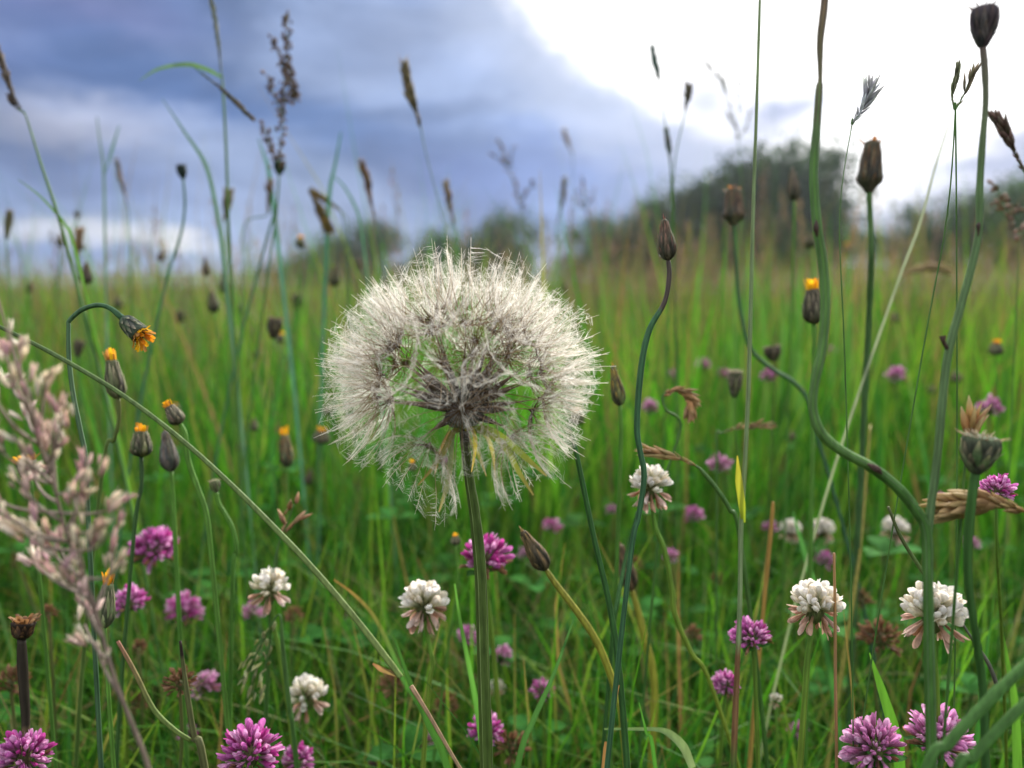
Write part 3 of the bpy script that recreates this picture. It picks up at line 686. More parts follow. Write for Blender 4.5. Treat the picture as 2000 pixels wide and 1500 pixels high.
def make_seedhead():
    mb, q = stem_mb([(904, 812, HD, 20), (908, 860, HD, 18), (916, 930, HD, 19), (928, 1010, HD - .001, 21), (939, 1130, HD - .002, 23), (944, 1300, HD - .004, 24), (950, 1500, HD - .006, 25), (950, 1800, HD - .006, 25)],
                    lambda t: (.045, .032, .03) if t < .10 else lerp((.045, .035, .028), (.075, .125, .025), min(1, (t - .10) / .12)), n=12)
    base = base_of(q)
    root = thing('seed_head', 'large round white feathery seed head in sharp focus on its thick green stem', 'seed head', base)
    # pale ridges down the stem
    st = part('stem', mb, MST, root); rb = MB()
    for k in range(5):
        an = 2 * math.pi * k / 5 + .5; pts = [V(a[:3]) + V((math.cos(an), math.sin(an), 0)) * a[3] * .93 for a in q if a]
        rb.tube(pts, [.00022], lambda t: (.10, .08, .06) if t < .12 else (.20, .27, .09), 4)
    part('stem_rib', rb, MST, root)
    O = P(904, 800, HD)
    # receptacle
    rc = MB(); A = align((0, .05, 1), P(904, 838, HD))
    rc.lathe([(0, .0013), (.0006, .0030), (.0016, .0044), (.003, .0049), (.0046, .0046), (.0066, .0038), (.0084, .0026), (.0094, .0012)], [(.10, .13, .06), (.13, .13, .10), (.16, .14, .13), (.10, .075, .06)], 16, A, .03)
    rr = part('receptacle', rc, MSE, root)
    fz = MB(); random.seed(3)
    for i in range(520):
        a = random.uniform(0, 6.28); h = random.uniform(.0008, .0078); r0 = .0047 - .25 * max(0, h - .0035)
        p = A @ V((math.cos(a) * r0, math.sin(a) * r0, h)); dv = (A.to_3x3() @ V((math.cos(a), math.sin(a), random.uniform(.2, 1.6)))).normalized() * random.uniform(.0008, .002)
        hair(fz, p, p + dv * .5 + V((random.gauss(0, .0003), 0, 0)), p + dv, .00009, jit((.5, .48, .46), .2))
    for i in range(300):                                      # woolly hairs on the dark top of the stem
        t = random.uniform(0, .16); a = random.uniform(0, 6.28); j = min(int(t * (len(q) - 1)), len(q) - 2); c = V(q[j][:3]).lerp(V(q[j + 1][:3]), random.random()); r0 = q[j][3]
        p = c + V((math.cos(a), math.sin(a), 0)) * r0; dv = V((math.cos(a) * .6, math.sin(a) * .6, random.uniform(-1.2, .6))) * random.uniform(.0005, .0016)
        hair(fz, p, p + dv * .5, p + dv, .00007, jit((.42, .36, .32), .2))
    part('wool', fz, MFL, root)
    # folded-back bracts
    for pts, wd, c in [
        ([(912, 838, .2), (950, 838, .196), (985, 858, .192), (1025, 892, .190), (1068, 930, .189)], [7, 12, 15, 11, 3], (.22, .29, .04)),
        ([(912, 838, .2), (958, 850, .194), (990, 876, .190), (1012, 918, .188), (1042, 967, .188)], [6, 10, 13, 10, 3], (.24, .28, .05)),
        ([(908, 840, .2), (922, 838, .198), (929, 862, .197), (927, 890, .197), (921, 922, .198)], [5, 8, 8, 6, 2], (.34, .29, .05)),
        ([(898, 840, .2), (884, 845, .197), (868, 880, .194), (846, 912, .192), (816, 948, .190)], [6, 10, 11, 8, 2], (.24, .23, .06)),
        ([(900, 840, .2), (884, 850, .198), (880, 900, .197), (872, 950, .196), (857, 1000, .196)], [5, 9, 11, 11, 3], (.26, .31, .14)),
        ([(900, 840, .21), (880, 846, .214), (862, 880, .217), (850, 925, .218)], [5, 9, 8, 2], (.16, .11, .05)),
        ([(912, 838, .21), (945, 846, .216), (962, 880, .22), (968, 935, .22)], [5, 9, 9, 2], (.25, .24, .06)),
        ([(904, 840, .21), (905, 842, .219), (930, 880, .226), (950, 930, .226)], [5, 9, 9, 2], (.2, .22, .06))]:
        b = MB(); sp = spline([tuple(P(*p)) for p in pts], 5); b.strip(sp, [v * HD / FP for v in wd], [rx(c, .45), rx(c, .9), rx(c, 1.1), lerp(c, (.36, .24, .12), .6)], (0, -1, .3), .55, random.uniform(-.5, .5)); part('bract', b, MG, root)
    # seeds: one mesh set of five, turned every way
    la, zh = .0105, RH - .0030
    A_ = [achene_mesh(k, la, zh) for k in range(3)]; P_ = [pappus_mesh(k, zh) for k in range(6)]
    camp = V((0, 0, H)); dirs = []
    for (x, y) in [(862, 701), (921, 684), (990, 688), (962, 764), (903, 800), (1052, 728), (1037, 806), (853, 622), (908, 612), (968, 606), (776, 665), (794, 705), (765, 788), (1094, 790), (1035, 650)]:
        rd = (P(x, y, 1) - camp).normalized(); oc = camp - SC; b = oc.dot(rd); c = oc.dot(oc) - RH * RH; D = b * b - c
        h_ = camp + rd * (-b - math.sqrt(max(D, 0))); dirs.append((h_ - SC).normalized())
    tc = (camp - SC).normalized(); nf = 76; cand = []
    for i in range(nf):
        z = 1 - 2 * (i + .5) / nf; a = i * 2.39996 + .7; r = math.sqrt(1 - z * z); cand.append(V((r * math.cos(a), r * math.sin(a), z)))
    for c in cand:
        if c.z < -.44 or (c.z < -.15 and abs(c.x) < .34): continue
        if (c.dot(tc) < -.30 and random.random() < .45) or c.dot(tc) > .55 or any(c.angle(d) < .34 for d in dirs[:15]): continue
        dirs.append((c + V((random.gauss(0, .07), random.gauss(0, .07), random.gauss(0, .07)))).normalized())
    dirs += [(V((-.42, -.55, -.62))).normalized(), (V((.66, -.45, -.58))).normalized()]
    for i, d_ in enumerate(dirs):
        # the seed sits on the receptacle and reaches its hub on the sphere
        hub = SC + V((d_.x * 1.03, d_.y, d_.z * .86)) * RH; foot = P(904, 802, HD) + (hub - P(904, 802, HD)).normalized() * .0032
        ax = (hub - foot); s = ax.length / zh; ax.normalize()
        mix_ = (ax * .6 + d_ * .4).normalized()
        q1 = ax.to_track_quat('Z', 'Y'); m1 = Matrix.Translation(foot - base) @ q1.to_matrix().to_4x4() @ Matrix.Rotation(random.uniform(0, 6.28), 4, 'Z') @ Matrix.Diagonal((1, 1, s, 1))
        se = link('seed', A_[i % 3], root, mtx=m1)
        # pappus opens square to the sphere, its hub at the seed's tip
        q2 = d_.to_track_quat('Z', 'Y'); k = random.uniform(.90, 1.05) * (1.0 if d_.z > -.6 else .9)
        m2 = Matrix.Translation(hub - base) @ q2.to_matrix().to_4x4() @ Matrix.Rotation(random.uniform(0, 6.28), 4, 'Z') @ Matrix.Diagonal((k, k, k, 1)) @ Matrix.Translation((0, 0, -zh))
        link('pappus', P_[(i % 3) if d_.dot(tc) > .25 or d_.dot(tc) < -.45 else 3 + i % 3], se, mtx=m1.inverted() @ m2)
make_seedhead()

# ---------------------------------------------------------------- the tall plants
random.seed(21)
# branching cat's-ear with two tall stems on the east side
def branching_catsear():
    mb, q = stem_mb([(1614, -40, .168, 14), (1609, 20, .168, 14), (1602, 80, .168, 13), (1602, 150, .168, 8), (1600, 175, .168, 13), (1595, 250, .168, 15), (1589, 340, .168, 16), (1596, 440, .168, 18), (1608, 520, .168, 18), (1612, 600, .168, 18), (1606, 680, .168, 18), (1591, 750, .168, 17), (1588, 800, .168, 18), (1604, 846, .168, 19), (1645, 882, .168, 19), (1700, 912, .168, 20), (1750, 950, .168, 20), (1788, 995, .168, 20), (1810, 1040, .168, 20), (1813, 1150, .167, 19), (1816, 1300, .166, 20), (1820, 1500, .165, 21), (1820, 1800, .165, 21)],
                    lambda t: lerp((.22, .13, .09), (.12, .21, .08), min(1, t / .22)) if t < .22 else (.105, .22, .055) if t < .6 else (.065, .16, .035), n=14)
    base = base_of(q); root = thing('catsear_plant', 'tall forked plant with a snaking green stem leaving the top of the picture', 'wild plant', base)
    part('stem', mb, MST, root)
    mb, _ = stem_mb([(1919, 88, .168, 11), (1923, 130, .168, 12), (1925, 200, .168, 10), (1918, 290, .168, 12), (1913, 380, .168, 13), (1912, 450, .168, 13), (1898, 520, .168, 14), (1876, 600, .168, 14), (1852, 690, .168, 15), (1840, 790, .168, 15), (1830, 900, .168, 15), (1818, 990, .168, 15), (1812, 1045, .168, 16)],
                    lambda t: lerp((.18, .13, .12), (.13, .22, .09), min(1, t / .3)), drop=False, n=12); part('branch', mb, MST, root)
    # dark closed head on the branch
    o = P(1919, 92, .168); bud_parts(root, o, V((-.03, 0, 1)), 72 * .168 / FP, 44 * .168 / FP, 'cup', ((.11, .09, .10), (.06, .05, .06)), (.20, .14, .12), 5, False)
    for pts in ([(1841, 656, .167, 13), (1843, 668, .167, 8), (1853, 686, .168, 7)], [(1911, 462, .1665, 2), (1911, 440, .1662, 8), (1913, 436, .168, 2)], [(1596, 462, .1655, 4), (1594, 445, .1652, 11), (1595, 430, .1655, 3)], [(1695, 906, .166, 5), (1712, 916, .1655, 14), (1722, 926, .166, 4)]):
        m, _ = stem_mb(pts, ((.10, .06, .05), (.07, .045, .04)), drop=False, n=6); part('scale', m, MBR, root)
    m = MB()
    for an in (1.2, 3.9):                                       # pale ridges down the stem
        m.tube([V(a[:3]) + V((math.cos(an), -abs(math.sin(an)), 0)) * a[3] * .9 for a in q], [.00018], lambda t: (.20, .16, .12) if t < .2 else (.14, .24, .10), 4)
    part('stem_rib', m, MST, root)
branching_catsear()
# straight grass stalks
def stalk(label, pts, cols, extra=None, group='bare grass stalks', drop=True, name='grass_stalk', cat='grass stalk', k=5):
    mb, q = stem_mb(pts, cols, drop, k=k); base = base_of(q) if drop else V(q[-1][:3])
    if not extra: return solo(name, label, cat, mb, MST, base, group)
    root = thing(name, label, cat, base, group); part('stem', mb, MST, root)
    for nm, ps, wd, c in extra:
        b = MB(); b.strip(spline([tuple(P(*p)) for p in ps], 5), [w_ * ps[0][2] / FP for w_ in wd], c, (0, -1, .2), .3, .4); part(nm, b, MG, root)
    return root
stalk('dead straight thin grass stalk rising out of the top, with one yellow leaf low down', [(1485, -30, .185, 5), (1478, 200, .185, 6), (1470, 450, .185, 7), (1462, 750, .185, 8), (1452, 960, .185, 8), (1447, 1040, .185, 9), (1445, 1180, .184, 9), (1438, 1350, .183, 11), (1432, 1500, .182, 12)],
      lambda t: (.22, .30, .14) if t < .6 else ((.20, .11, .05) if t < .72 else (.07, .16, .03)), [('leaf', [(1440, 890, .184), (1443, 940, .183), (1449, 985, .183), (1452, 1020, .185)], [2, 14, 13, 8], [(.38, .34, .04), (.22, .30, .03)])])
stalk('long pale green stalk leaning diagonally across, snapped at its lower end', [(-60, 612, .19, 8), (20, 648, .19, 8), (120, 700, .19, 9), (240, 772, .19, 9), (350, 855, .19, 10), (450, 945, .19, 10), (545, 1040, .19, 12), (620, 1120, .19, 12), (700, 1215, .19, 13), (775, 1312, .19, 13), (779, 1320, .19, 9)],
      ((.08, .14, .05), (.16, .24, .08), (.26, .34, .10)), [('husk', [(728, 1296, .189), (745, 1306, .189), (775, 1318, .19)], [3, 12, 8], [(.30, .14, .08), (.36, .26, .12)])], drop=False)
stalk('dry tan stalk continuing from the snapped diagonal one to the ground', [(803, 1340, .2, 10), (840, 1400, .2, 8), (895, 1495, .2, 7), (960, 1600, .2, 7)], ((.40, .26, .16), (.28, .22, .12)))
stalk('reddish brown bare stalk standing before the east white clover', [(1629, 1080, .21, 5), (1631, 1200, .21, 6), (1632, 1350, .21, 6), (1634, 1500, .21, 6)], ((.38, .22, .10), (.28, .16, .08)))
stalk('dark green grass stalk passing just east of the white seed head', [(1118, 850, .215, 8), (1135, 930, .215, 10), (1160, 1050, .215, 10), (1190, 1180, .215, 11), (1208, 1300, .215, 12), (1225, 1500, .215, 13)], ((.045, .13, .035), (.04, .11, .03)))
stalk('dark green curved stalk crossing the one beside the seed head', [(1245, 1000, .26, 6), (1225, 1080, .26, 8), (1205, 1180, .25, 8), (1195, 1260, .25, 8)], ((.05, .14, .04), (.04, .11, .03)))
stalk('yellow brown stalk with bright straw base among the clovers to the east', [(1510, 980, .28, 5), (1508, 1010, .28, 8), (1495, 1150, .28, 8), (1478, 1330, .28, 8), (1470, 1420, .28, 9)], ((.38, .22, .06), (.34, .24, .06)))
stalk('thin ochre stalk running up between the two east clovers', [(1700, 830, .38, 5), (1693, 920, .36, 7), (1682, 1060, .34, 8), (1665, 1180, .33, 8)], ((.30, .24, .06), (.24, .26, .05)))
stalk('olive bent stem with a broken red tip near the lower west corner', [(230, 1252, .2, 7), (262, 1310, .2, 9), (300, 1385, .2, 10), (340, 1425, .2, 10), (372, 1446, .2, 9)], ((.30, .14, .09), (.14, .20, .05), (.12, .18, .04)), drop=False)
stalk('stem blackened at its tip, standing where the olive bent stem meets it', [(352, 1252, .2, 5), (358, 1300, .2, 8), (368, 1370, .2, 11), (380, 1440, .2, 12), (400, 1500, .2, 14)], lambda t: (.03, .02, .015) if t < .1 else (.12, .13, .05))
for i, (ps, l) in enumerate([
    ([(2020, 1285, .15, 22), (1960, 1340, .15, 22), (1905, 1395, .15, 22), (1850, 1455, .15, 22), (1800, 1530, .15, 22)], 'upper of two thick slanting green stems in the lower east corner'),
    ([(2020, 1358, .15, 19), (1960, 1415, .15, 20), (1900, 1480, .15, 20), (1860, 1540, .15, 20)], 'lower of two thick slanting green stems in the lower east corner')]):
    stalk(l, ps, ((.07, .17, .04), (.06, .15, .035)))
stalk('fine grey twig ending on the upper slanting stem', [(1868, 1200, .19, 5), (1900, 1250, .19, 5), (1930, 1295, .19, 7), (1946, 1335, .19, 8)], ((.16, .16, .12), (.10, .10, .08)), drop=False)
stalk('thin stalk rising behind the forked stem beside the east clover', [(1735, 990, .2, 5), (1760, 1050, .2, 7), (1805, 1122, .2, 7)], ((.10, .12, .05), (.09, .15, .04)), drop=False)
# cat's-ear buds in the middle distance
D1 = ((.12, .105, .070), (.062, .058, .042)); D2 = ((.125, .135, .065), (.060, .062, .042)); D3 = ((.16, .20, .09), (.09, .10, .06))
hawkbit('dark closed bud in focus on a curving stem east of the white seed head', (1305, 508, .20, 8), [(1307, 540, .20, 9), (1298, 590, .20, 9), (1268, 645, .20, 11), (1252, 720, .20, 12), (1244, 830, .20, 11), (1250, 880, .20, 11), (1258, 930, .20, 11), (1247, 1010, .20, 10), (1230, 1100, .20, 10)], 80, 37, 'closed', D1, (.34, .16, .12), scols=lambda t: (.09, .07, .06) if t < .18 else (.05, .13, .06), fine=True)
hawkbit('brown topped bud cut off square, dark against the bright cloud', (1697, 376, .30, 11), [(1700, 430, .30, 11), (1702, 500, .30, 12), (1698, 600, .31, 12), (1690, 760, .32, 12)], 106, 42, 'cut', D1, (.30, .14, .06), scols=(G3, (.06, .14, .06)))
hawkbit('narrow dark bud beside the tall snaking stem, under the cloud glare', (1552, 392, .42, 9), [(1550, 460, .42, 9), (1546, 600, .42, 9)], 62, 25, 'closed', D1)
hawkbit('wide blurred dark bud with brown rim on a stem sweeping to the east', (1434, 440, .36, 12), [(1437, 500, .36, 12), (1445, 600, .36, 13), (1466, 680, .36, 14), (1510, 722, .36, 14), (1552, 748, .36, 14), (1582, 790, .36, 14), (1598, 860, .36, 13), (1625, 950, .36, 12)], 76, 36, 'cut', D1, (.3, .15, .1), scols=((.06, .14, .05), (.05, .13, .08)))
hawkbit('dark bud crowned with faded orange petals behind the snaking stem', (1590, 632, .29, 9), [(1590, 700, .29, 9), (1588, 820, .29, 9)], 84, 36, 'yellow', D1, cat='flower')
hawkbit('small round nearly black bud on a hair thin stem', (1512, 706, .4, 4), [(1513, 770, .4, 4), (1505, 900, .4, 4)], 30, 32, 'cup', D1, (.3, .2, .15), scols=((.08, .05, .04), G1))
hawkbit('small grey green bud below two magenta dots, mid field', (1434, 776, .34, 6), [(1438, 850, .34, 7), (1446, 950, .34, 7)], 50, 29, 'cup', D2, (.6, .5, .4))
hawkbit('slim olive bud with yellow teeth beside the dark curving stem', (1211, 792, .26, 7), [(1213, 860, .26, 7), (1208, 1000, .26, 8)], 78, 28, 'closed', D2, (.62, .40, .06), fine=True)
hawkbit('large striped green bud with creamy frilled top at the east edge', (1905, 924, .165, 18), [(1898, 975, .165, 19), (1890, 1060, .166, 19), (1893, 1150, .167, 16), (1905, 1240, .168, 15), (1918, 1330, .17, 16), (1925, 1500, .17, 16)], 76, 72, 'cup', ((.13, .17, .09), (.06, .06, .05)), (.55, .45, .30), fine=True, scols=((.05, .13, .03), (.035, .10, .025)))
hawkbit('leaning brown bud with tan tip on a yellow stem, below the seed head', (1066, 1112, .24, 9), [(1085, 1140, .24, 12), (1122, 1188, .24, 13), (1158, 1240, .24, 14), (1182, 1290, .24, 14), (1205, 1360, .24, 14), (1218, 1430, .24, 14)], 88, 36, 'closed', ((.13, .10, .06), (.05, .045, .035)), (.55, .36, .16), fine=True, scols=((.25, .24, .04), (.30, .30, .04), (.16, .22, .03)))
hawkbit('blurred leaning brown bud on the straightest yellow stem', (1234, 1152, .30, 9), [(1245, 1190, .30, 12), (1260, 1250, .30, 14), (1275, 1310, .30, 14), (1278, 1380, .30, 14), (1272, 1500, .30, 14)], 92, 32, 'closed', ((.15, .10, .06), (.06, .05, .035)), (.4, .25, .15), scols=((.26, .25, .04), (.30, .30, .04), (.18, .22, .03)))
hawkbit('nodding orange flower hanging from a stem bent over like a hook', (240, 622, .22, 14), [(215, 602, .22, 10), (190, 596, .22, 9), (160, 605, .22, 9), (136, 626, .22, 8), (134, 640, .22, 8), (135, 700, .22, 9), (143, 770, .22, 9), (155, 830, .22, 9), (168, 900, .22, 9), (172, 1000, .22, 9)], 70, 36, 'open', ((.07, .10, .06), (.045, .06, .05)), cat='flower', name='hawkbit_flower', scols=((.05, .13, .06), (.10, .18, .09), (.05, .13, .06)))
hawkbit('plump dark bud with a streak of orange, under the nodding flower', (231, 778, .25, 8), [(232, 820, .25, 8), (222, 860, .25, 8), (202, 905, .25, 8)], 86, 34, 'yellow', D2, scols=((.12, .14, .04), G1), fine=True)
hawkbit('dark bud opening yellow petals just below the diagonal stalk', (276, 892, .25, 8), [(276, 950, .25, 8), (262, 1040, .25, 8)], 60, 36, 'yellow', D2, scols=((.05, .10, .04), G1), fine=True)
hawkbit('tilted black bud with vivid orange tip lying along the diagonal stalk', (352, 828, .25, 9), [(362, 850, .25, 10), (368, 900, .25, 11), (385, 950, .25, 11), (402, 1000, .25, 11), (412, 1080, .25, 10)], 46, 30, 'yellow', D1, scols=(G2, (.10, .22, .04)), fine=True)
hawkbit('greyish faded bud touching the diagonal stalk from below', (334, 920, .27, 8), [(338, 980, .27, 9), (342, 1060, .27, 9)], 76, 34, 'closed', ((.15, .14, .12), (.09, .09, .08)), (.3, .2, .15))
hawkbit('small downy bud on a wriggling green stem, west of the clovers', (422, 962, .26, 9), [(428, 985, .26, 9), (440, 1005, .26, 9), (455, 1035, .26, 9), (462, 1080, .26, 9), (455, 1120, .26, 8)], 26, 22, 'cup', D3)
hawkbit('bud with orange tip between the tall grass blades, west of the seed head', (562, 912, .36, 8), [(562, 960, .36, 8)], 74, 27, 'yellow', D2, (.6, .3, .1))
hawkbit('small yellow flower low beside the western rim of the seed head', (626, 866, .45, 7), [(622, 960, .45, 7)], 34, 34, 'yellow', D2, cat='flower')
hawkbit('dead head with ragged brown bracts on a blackened stalk, lower west corner', (42, 1248, .22, 16), [(44, 1300, .22, 20), (50, 1400, .22, 17), (52, 1500, .22, 14)], 44, 46, 'open', ((.05, .03, .02), (.02, .014, .01)), (.35, .18, .08), scols=lambda t: (.035, .028, .02) if t < .4 else (.10, .08, .04), fine=True, cat='dead flower')
hawkbit('half hidden bud with orange petals behind the pink grass panicle', (205, 1225, .22, 7), [(208, 1290, .22, 8), (215, 1400, .22, 9), (222, 1500, .22, 9)], 105, 30, 'yellow', D3, scols=(G2, G2), fine=True)
hawkbit('orange flower peeping out above the pink grass panicle', (60, 935, .25, 7), [(66, 1000, .25, 7)], 46, 40, 'open', D2, cat='flower', name='hawkbit_flower')
hawkbit('black bud alone on a thick pale stem against the western cloud', (358, 350, .42, 8), [(361, 400, .42, 8), (355, 450, .42, 9), (340, 500, .42, 9), (322, 560, .42, 9)], 28, 18, 'cup', ((.02, .04, .03), (.012, .02, .02)), (.05, .06, .05), scols=((.07, .18, .10), (.07, .18, .08)))
hawkbit('dark bud at the foot of the big reddish panicle', (545, 342, .45, 7), [(540, 400, .45, 8), (520, 470, .45, 8)], 26, 20, 'cup', ((.02, .045, .04), (.012, .02, .02)), (.05, .06, .05), scols=((.07, .18, .10), (.07, .18, .06)))
SM = [(150, 420, 14, 12, .8, 'tiny dark bud on the small pale western cloud'), (118, 470, 26, 14, .6, 'dark bud crossing the bright green blade by the far west stem'), (168, 535, 40, 24, .45, 'plump dark bud above the hooked nodding flower'), (12, 440, 55, 14, .5, 'slim green bud, westmost one against the sky'),
      (312, 498, 24, 14, .6, 'small tilted bud under the little white cloud'), (403, 520, 40, 13, .6, 'narrow dark bud just above the far blue hills'), (438, 550, 44, 18, .5, 'dark bud on the skyline where the low trees begin'), (418, 590, 42, 20, .5, 'brownish bud directly below the skyline bud'),
      (652, 540, 40, 22, .6, 'dark bud before the taller dome of tree in the west'), (533, 640, 42, 26, .42, 'stout dark bud between nodding flower and seed head'), (580, 590, 30, 20, .7, 'dark bud beside a short purple stalk, below the low trees'), (700, 520, 24, 12, .9, 'very small dark bud in front of the tree touching the seed head'),
      (1583, 470, 30, 22, .6, 'black bud pressed against the snaking stem'), (1745, 620, 20, 20, .7, 'small round bud above the lone pink clover'), (1868, 735, 22, 20, .6, 'round grey bud behind the thinner fork'), (1548, 850, 16, 12, .5, 'tiny dark bud in the bend of the snaking stem'), (470, 870, 20, 16, .5, 'small grey bud between two pale blades, west field'),
      (500, 690, 20, 14, .7, 'faint dark bud below the stout one, west field'), (150, 680, 36, 18, .5, 'brown bud inside the hook of the nodding flower'), (640, 800, 24, 14, .6, 'small dark bud above the yellow flower at the seed head rim'), (498, 830, 26, 14, .5, 'brown bud above the pale blades, west field'),
      (600, 930, 34, 16, .5, 'grey bud low beside the orange tipped one'), (1100, 560, 24, 14, .9, 'dark speck of a bud over the eastern shoulder of the seed head'), (1820, 760, 18, 16, .7, 'small bud between lone pink clover and purple east one'), (960, 520, 20, 10, 1.0, 'dark speck of a bud over the top of the seed head'),
      (350, 620, 24, 14, .7, 'small dark bud east of the nodding petals'), (232, 590, 24, 14, .8, 'tiny bud right over the arch of the hooked stem'), (470, 600, 22, 14, .9, 'faint bud under the dark low trees'), (55, 560, 24, 12, .8, 'tiny bud by the blue hills, nearest the west edge')]
for x, y, l_, w_, d, lb in SM:
    hawkbit(lb, (x, y + l_ * .5, d, 5), [(x + random.uniform(-8, 8), y + 90, d, 5), (x + random.uniform(-25, 25), y + 200, d, 5)], l_, w_, random.choice(('closed', 'cup', 'closed')), random.choice((D1, D2)), (.3, .2, .12), group='small dark buds among the grass tips')
for x, y, w_, d, lb in [(585, 470, 20, .6, 'small yellow flower standing up against the low western trees'), (1945, 680, 26, .45, 'yellow flower blurred near the east edge'), (545, 655, 18, .6, 'tiny yellow flower above the stout dark bud'), (1128, 815, 26, .4, 'orange flower peeping through the east rim of the seed head'),
    (806, 905, 16, .35, 'thin orange flower under the west side of the seed head'), (155, 475, 18, .6, 'tan and yellow flower against the small western cloud'), (345, 790, 14, .5, 'yellow dot just above the tilted black bud'), (1655, 480, 16, .8, 'faint yellow flower before the airy tree'), (700, 690, 16, .8, 'yellow flower glimpsed at the west rim of the seed head'),
    (890, 1050, 18, .3, 'slim yellow flower beside the magenta clover at the thick stem'), (1010, 640, 14, .9, 'yellow flower glimpsed through the upper seed head')]:
    hawkbit(lb, (x, y + 14, d, 5), [(x + random.uniform(-8, 8), y + 90, d, 5), (x + random.uniform(-25, 25), y + 200, d, 5)], w_ * 1.2, w_, 'yellow', D2, group='small blurred yellow flowers', cat='flower')

# ---------------------------------------------------------------- grass flower heads against the sky
PINK = (.34, .20, .18); ST2 = ((.06, .14, .08), (.07, .16, .06))
spike('fuzzy dark grass spike floating alone high above the seed head', [(832, 300, .42, 3), (880, 500, .42, 3), (900, 700, .42, 4)], [(790, 128, .42), (800, 180, .42), (812, 215, .42), (822, 250, .42)], 24, 60, (.13, .11, .06), (.36, .28, .16), awn=.5)
spike('grass spike in two pieces, tan tuft above a dark lower part', [(742, 470, .5, 4), (750, 600, .5, 5)], [(706, 318, .5), (716, 350, .5), (724, 390, .5), (734, 440, .5)], 17, 50, (.16, .10, .06), (.42, .28, .14), awn=.4)
spike('short tan grass spike just above the top of the seed head', [(893, 470, .5, 4), (905, 560, .5, 5)], [(870, 360, .5), (878, 395, .5), (887, 440, .5)], 17, 40, (.16, .11, .06), (.44, .34, .18), awn=.4)
spike('drooping dark grass spike, dark upper arm of the crooked golden pair', [(652, 398, .5, 4), (670, 430, .5, 5), (678, 560, .5, 5)], [(640, 445, .5), (622, 405, .5), (604, 368, .5)], 22, 50, (.12, .10, .04), (.42, .28, .08), awn=.3)
spike('golden grass spike bent flat, lighter arm of the crooked pair', [(680, 440, .52, 4), (682, 560, .52, 5)], [(612, 375, .52), (640, 395, .52), (665, 412, .52)], 16, 30, (.30, .18, .06), (.50, .32, .12), awn=.3)
spike('slender greenish grass spike over the gap between the trees', [(1088, 470, .7, 4), (1094, 560, .7, 4)], [(1102, 352, .7), (1098, 395, .7), (1088, 440, .7)], 15, 36, (.18, .17, .10), (.42, .36, .24))
spike('tiny faint tan grass spike high over the gap between the trees', [(1118, 310, .9, 2), (1125, 480, .9, 3)], [(1102, 258, .9), (1110, 280, .9), (1118, 300, .9)], 13, 24, (.32, .26, .18), (.52, .42, .28))
spike('thin dark green spike, taller one of the forked pair at the cloud edge', [(1300, 250, .42, 4), (1310, 330, .42, 5), (1316, 420, .42, 6), (1318, 560, .42, 6)], [(1274, 96, .42), (1280, 125, .42), (1286, 150, .42), (1292, 180, .42)], 15, 50, (.06, .13, .10), (.16, .22, .18))
spike('short dark tufted spike, lower one of the forked pair at the cloud edge', [(1322, 290, .42, 4), (1316, 340, .42, 5), (1312, 440, .42, 6)], [(1346, 168, .42), (1342, 195, .42), (1338, 220, .42)], 17, 30, (.12, .11, .08), (.26, .20, .12), spread=.5)
spike('faint violet grass spike leaning along the forked pair', [(1310, 350, .42, 4), (1316, 500, .42, 4)], [(1302, 258, .42), (1306, 290, .42), (1310, 320, .42)], 15, 36, (.16, .18, .18), (.30, .30, .28))
spike('dark drooping grass spike under the arching leaf in the western sky', [(370, 126, .36, 3), (340, 126, .36, 3)], [(490, 230, .36), (460, 200, .36), (430, 172, .36), (392, 142, .36)], 16, 60, (.09, .09, .05), (.40, .34, .22), drop=False, spread=.2)
spike('seeding grass top on the leaning stem at the far west edge', [(50, 225, .34, 5), (80, 320, .34, 8), (110, 410, .34, 10), (135, 500, .34, 10)], [(-8, 90, .34), (8, 135, .34), (22, 175, .34), (40, 215, .34)], 18, 56, (.12, .10, .08), (.34, .28, .22))
spike('drooping seed tuft splitting off the stem at the far west edge', [(40, 214, .34, 3), (50, 225, .34, 4)], [(20, 190, .34), (28, 205, .34), (38, 216, .34)], 16, 16, (.07, .06, .05), (.2, .16, .12), drop=False)
spike('faint tapering grass spike above the small western cloud', [(252, 430, .55, 4), (258, 600, .55, 5)], [(228, 315, .55), (238, 360, .55), (248, 400, .55)], 14, 46, (.24, .20, .20), (.38, .32, .30))
spike('pale green grass top running up out of the picture in the western sky', [(436, 180, .40, 8), (442, 300, .40, 9), (446, 420, .40, 9), (452, 540, .40, 9)], [(408, -20, .40), (420, 40, .40), (428, 100, .40), (432, 140, .40)], 15, 70, (.18, .20, .14), (.30, .32, .22), spread=.15)
spike('brown knobbly grass spike hanging in at the upper east edge', [(2010, 345, .17, 4), (2040, 500, .17, 4)], [(1945, 232, .17), (1962, 258, .17), (1978, 290, .17), (2000, 335, .17)], 26, 50, (.16, .10, .08), (.32, .24, .18))
spike('short seeding grass spike beside the reddish panicle foot', [(442, 440, .5, 4), (448, 560, .5, 4)], [(446, 385, .5), (442, 410, .5), (438, 435, .5)], 24, 30, (.18, .15, .08), (.34, .26, .14))
spike('olive brown tuft in front of the low trees west of the seed head', [(478, 440, .5, 4), (474, 560, .5, 4)], [(528, 358, .5), (526, 390, .5), (522, 420, .5)], 18, 30, (.2, .14, .1), (.4, .28, .2))
spike('upright pinkish tan grass spike, westmost over the bud cluster', [(150, 530, .5, 4), (152, 640, .5, 5)], [(156, 455, .5), (153, 480, .5), (150, 505, .5)], 18, 30, (.34, .22, .12), (.5, .36, .22))
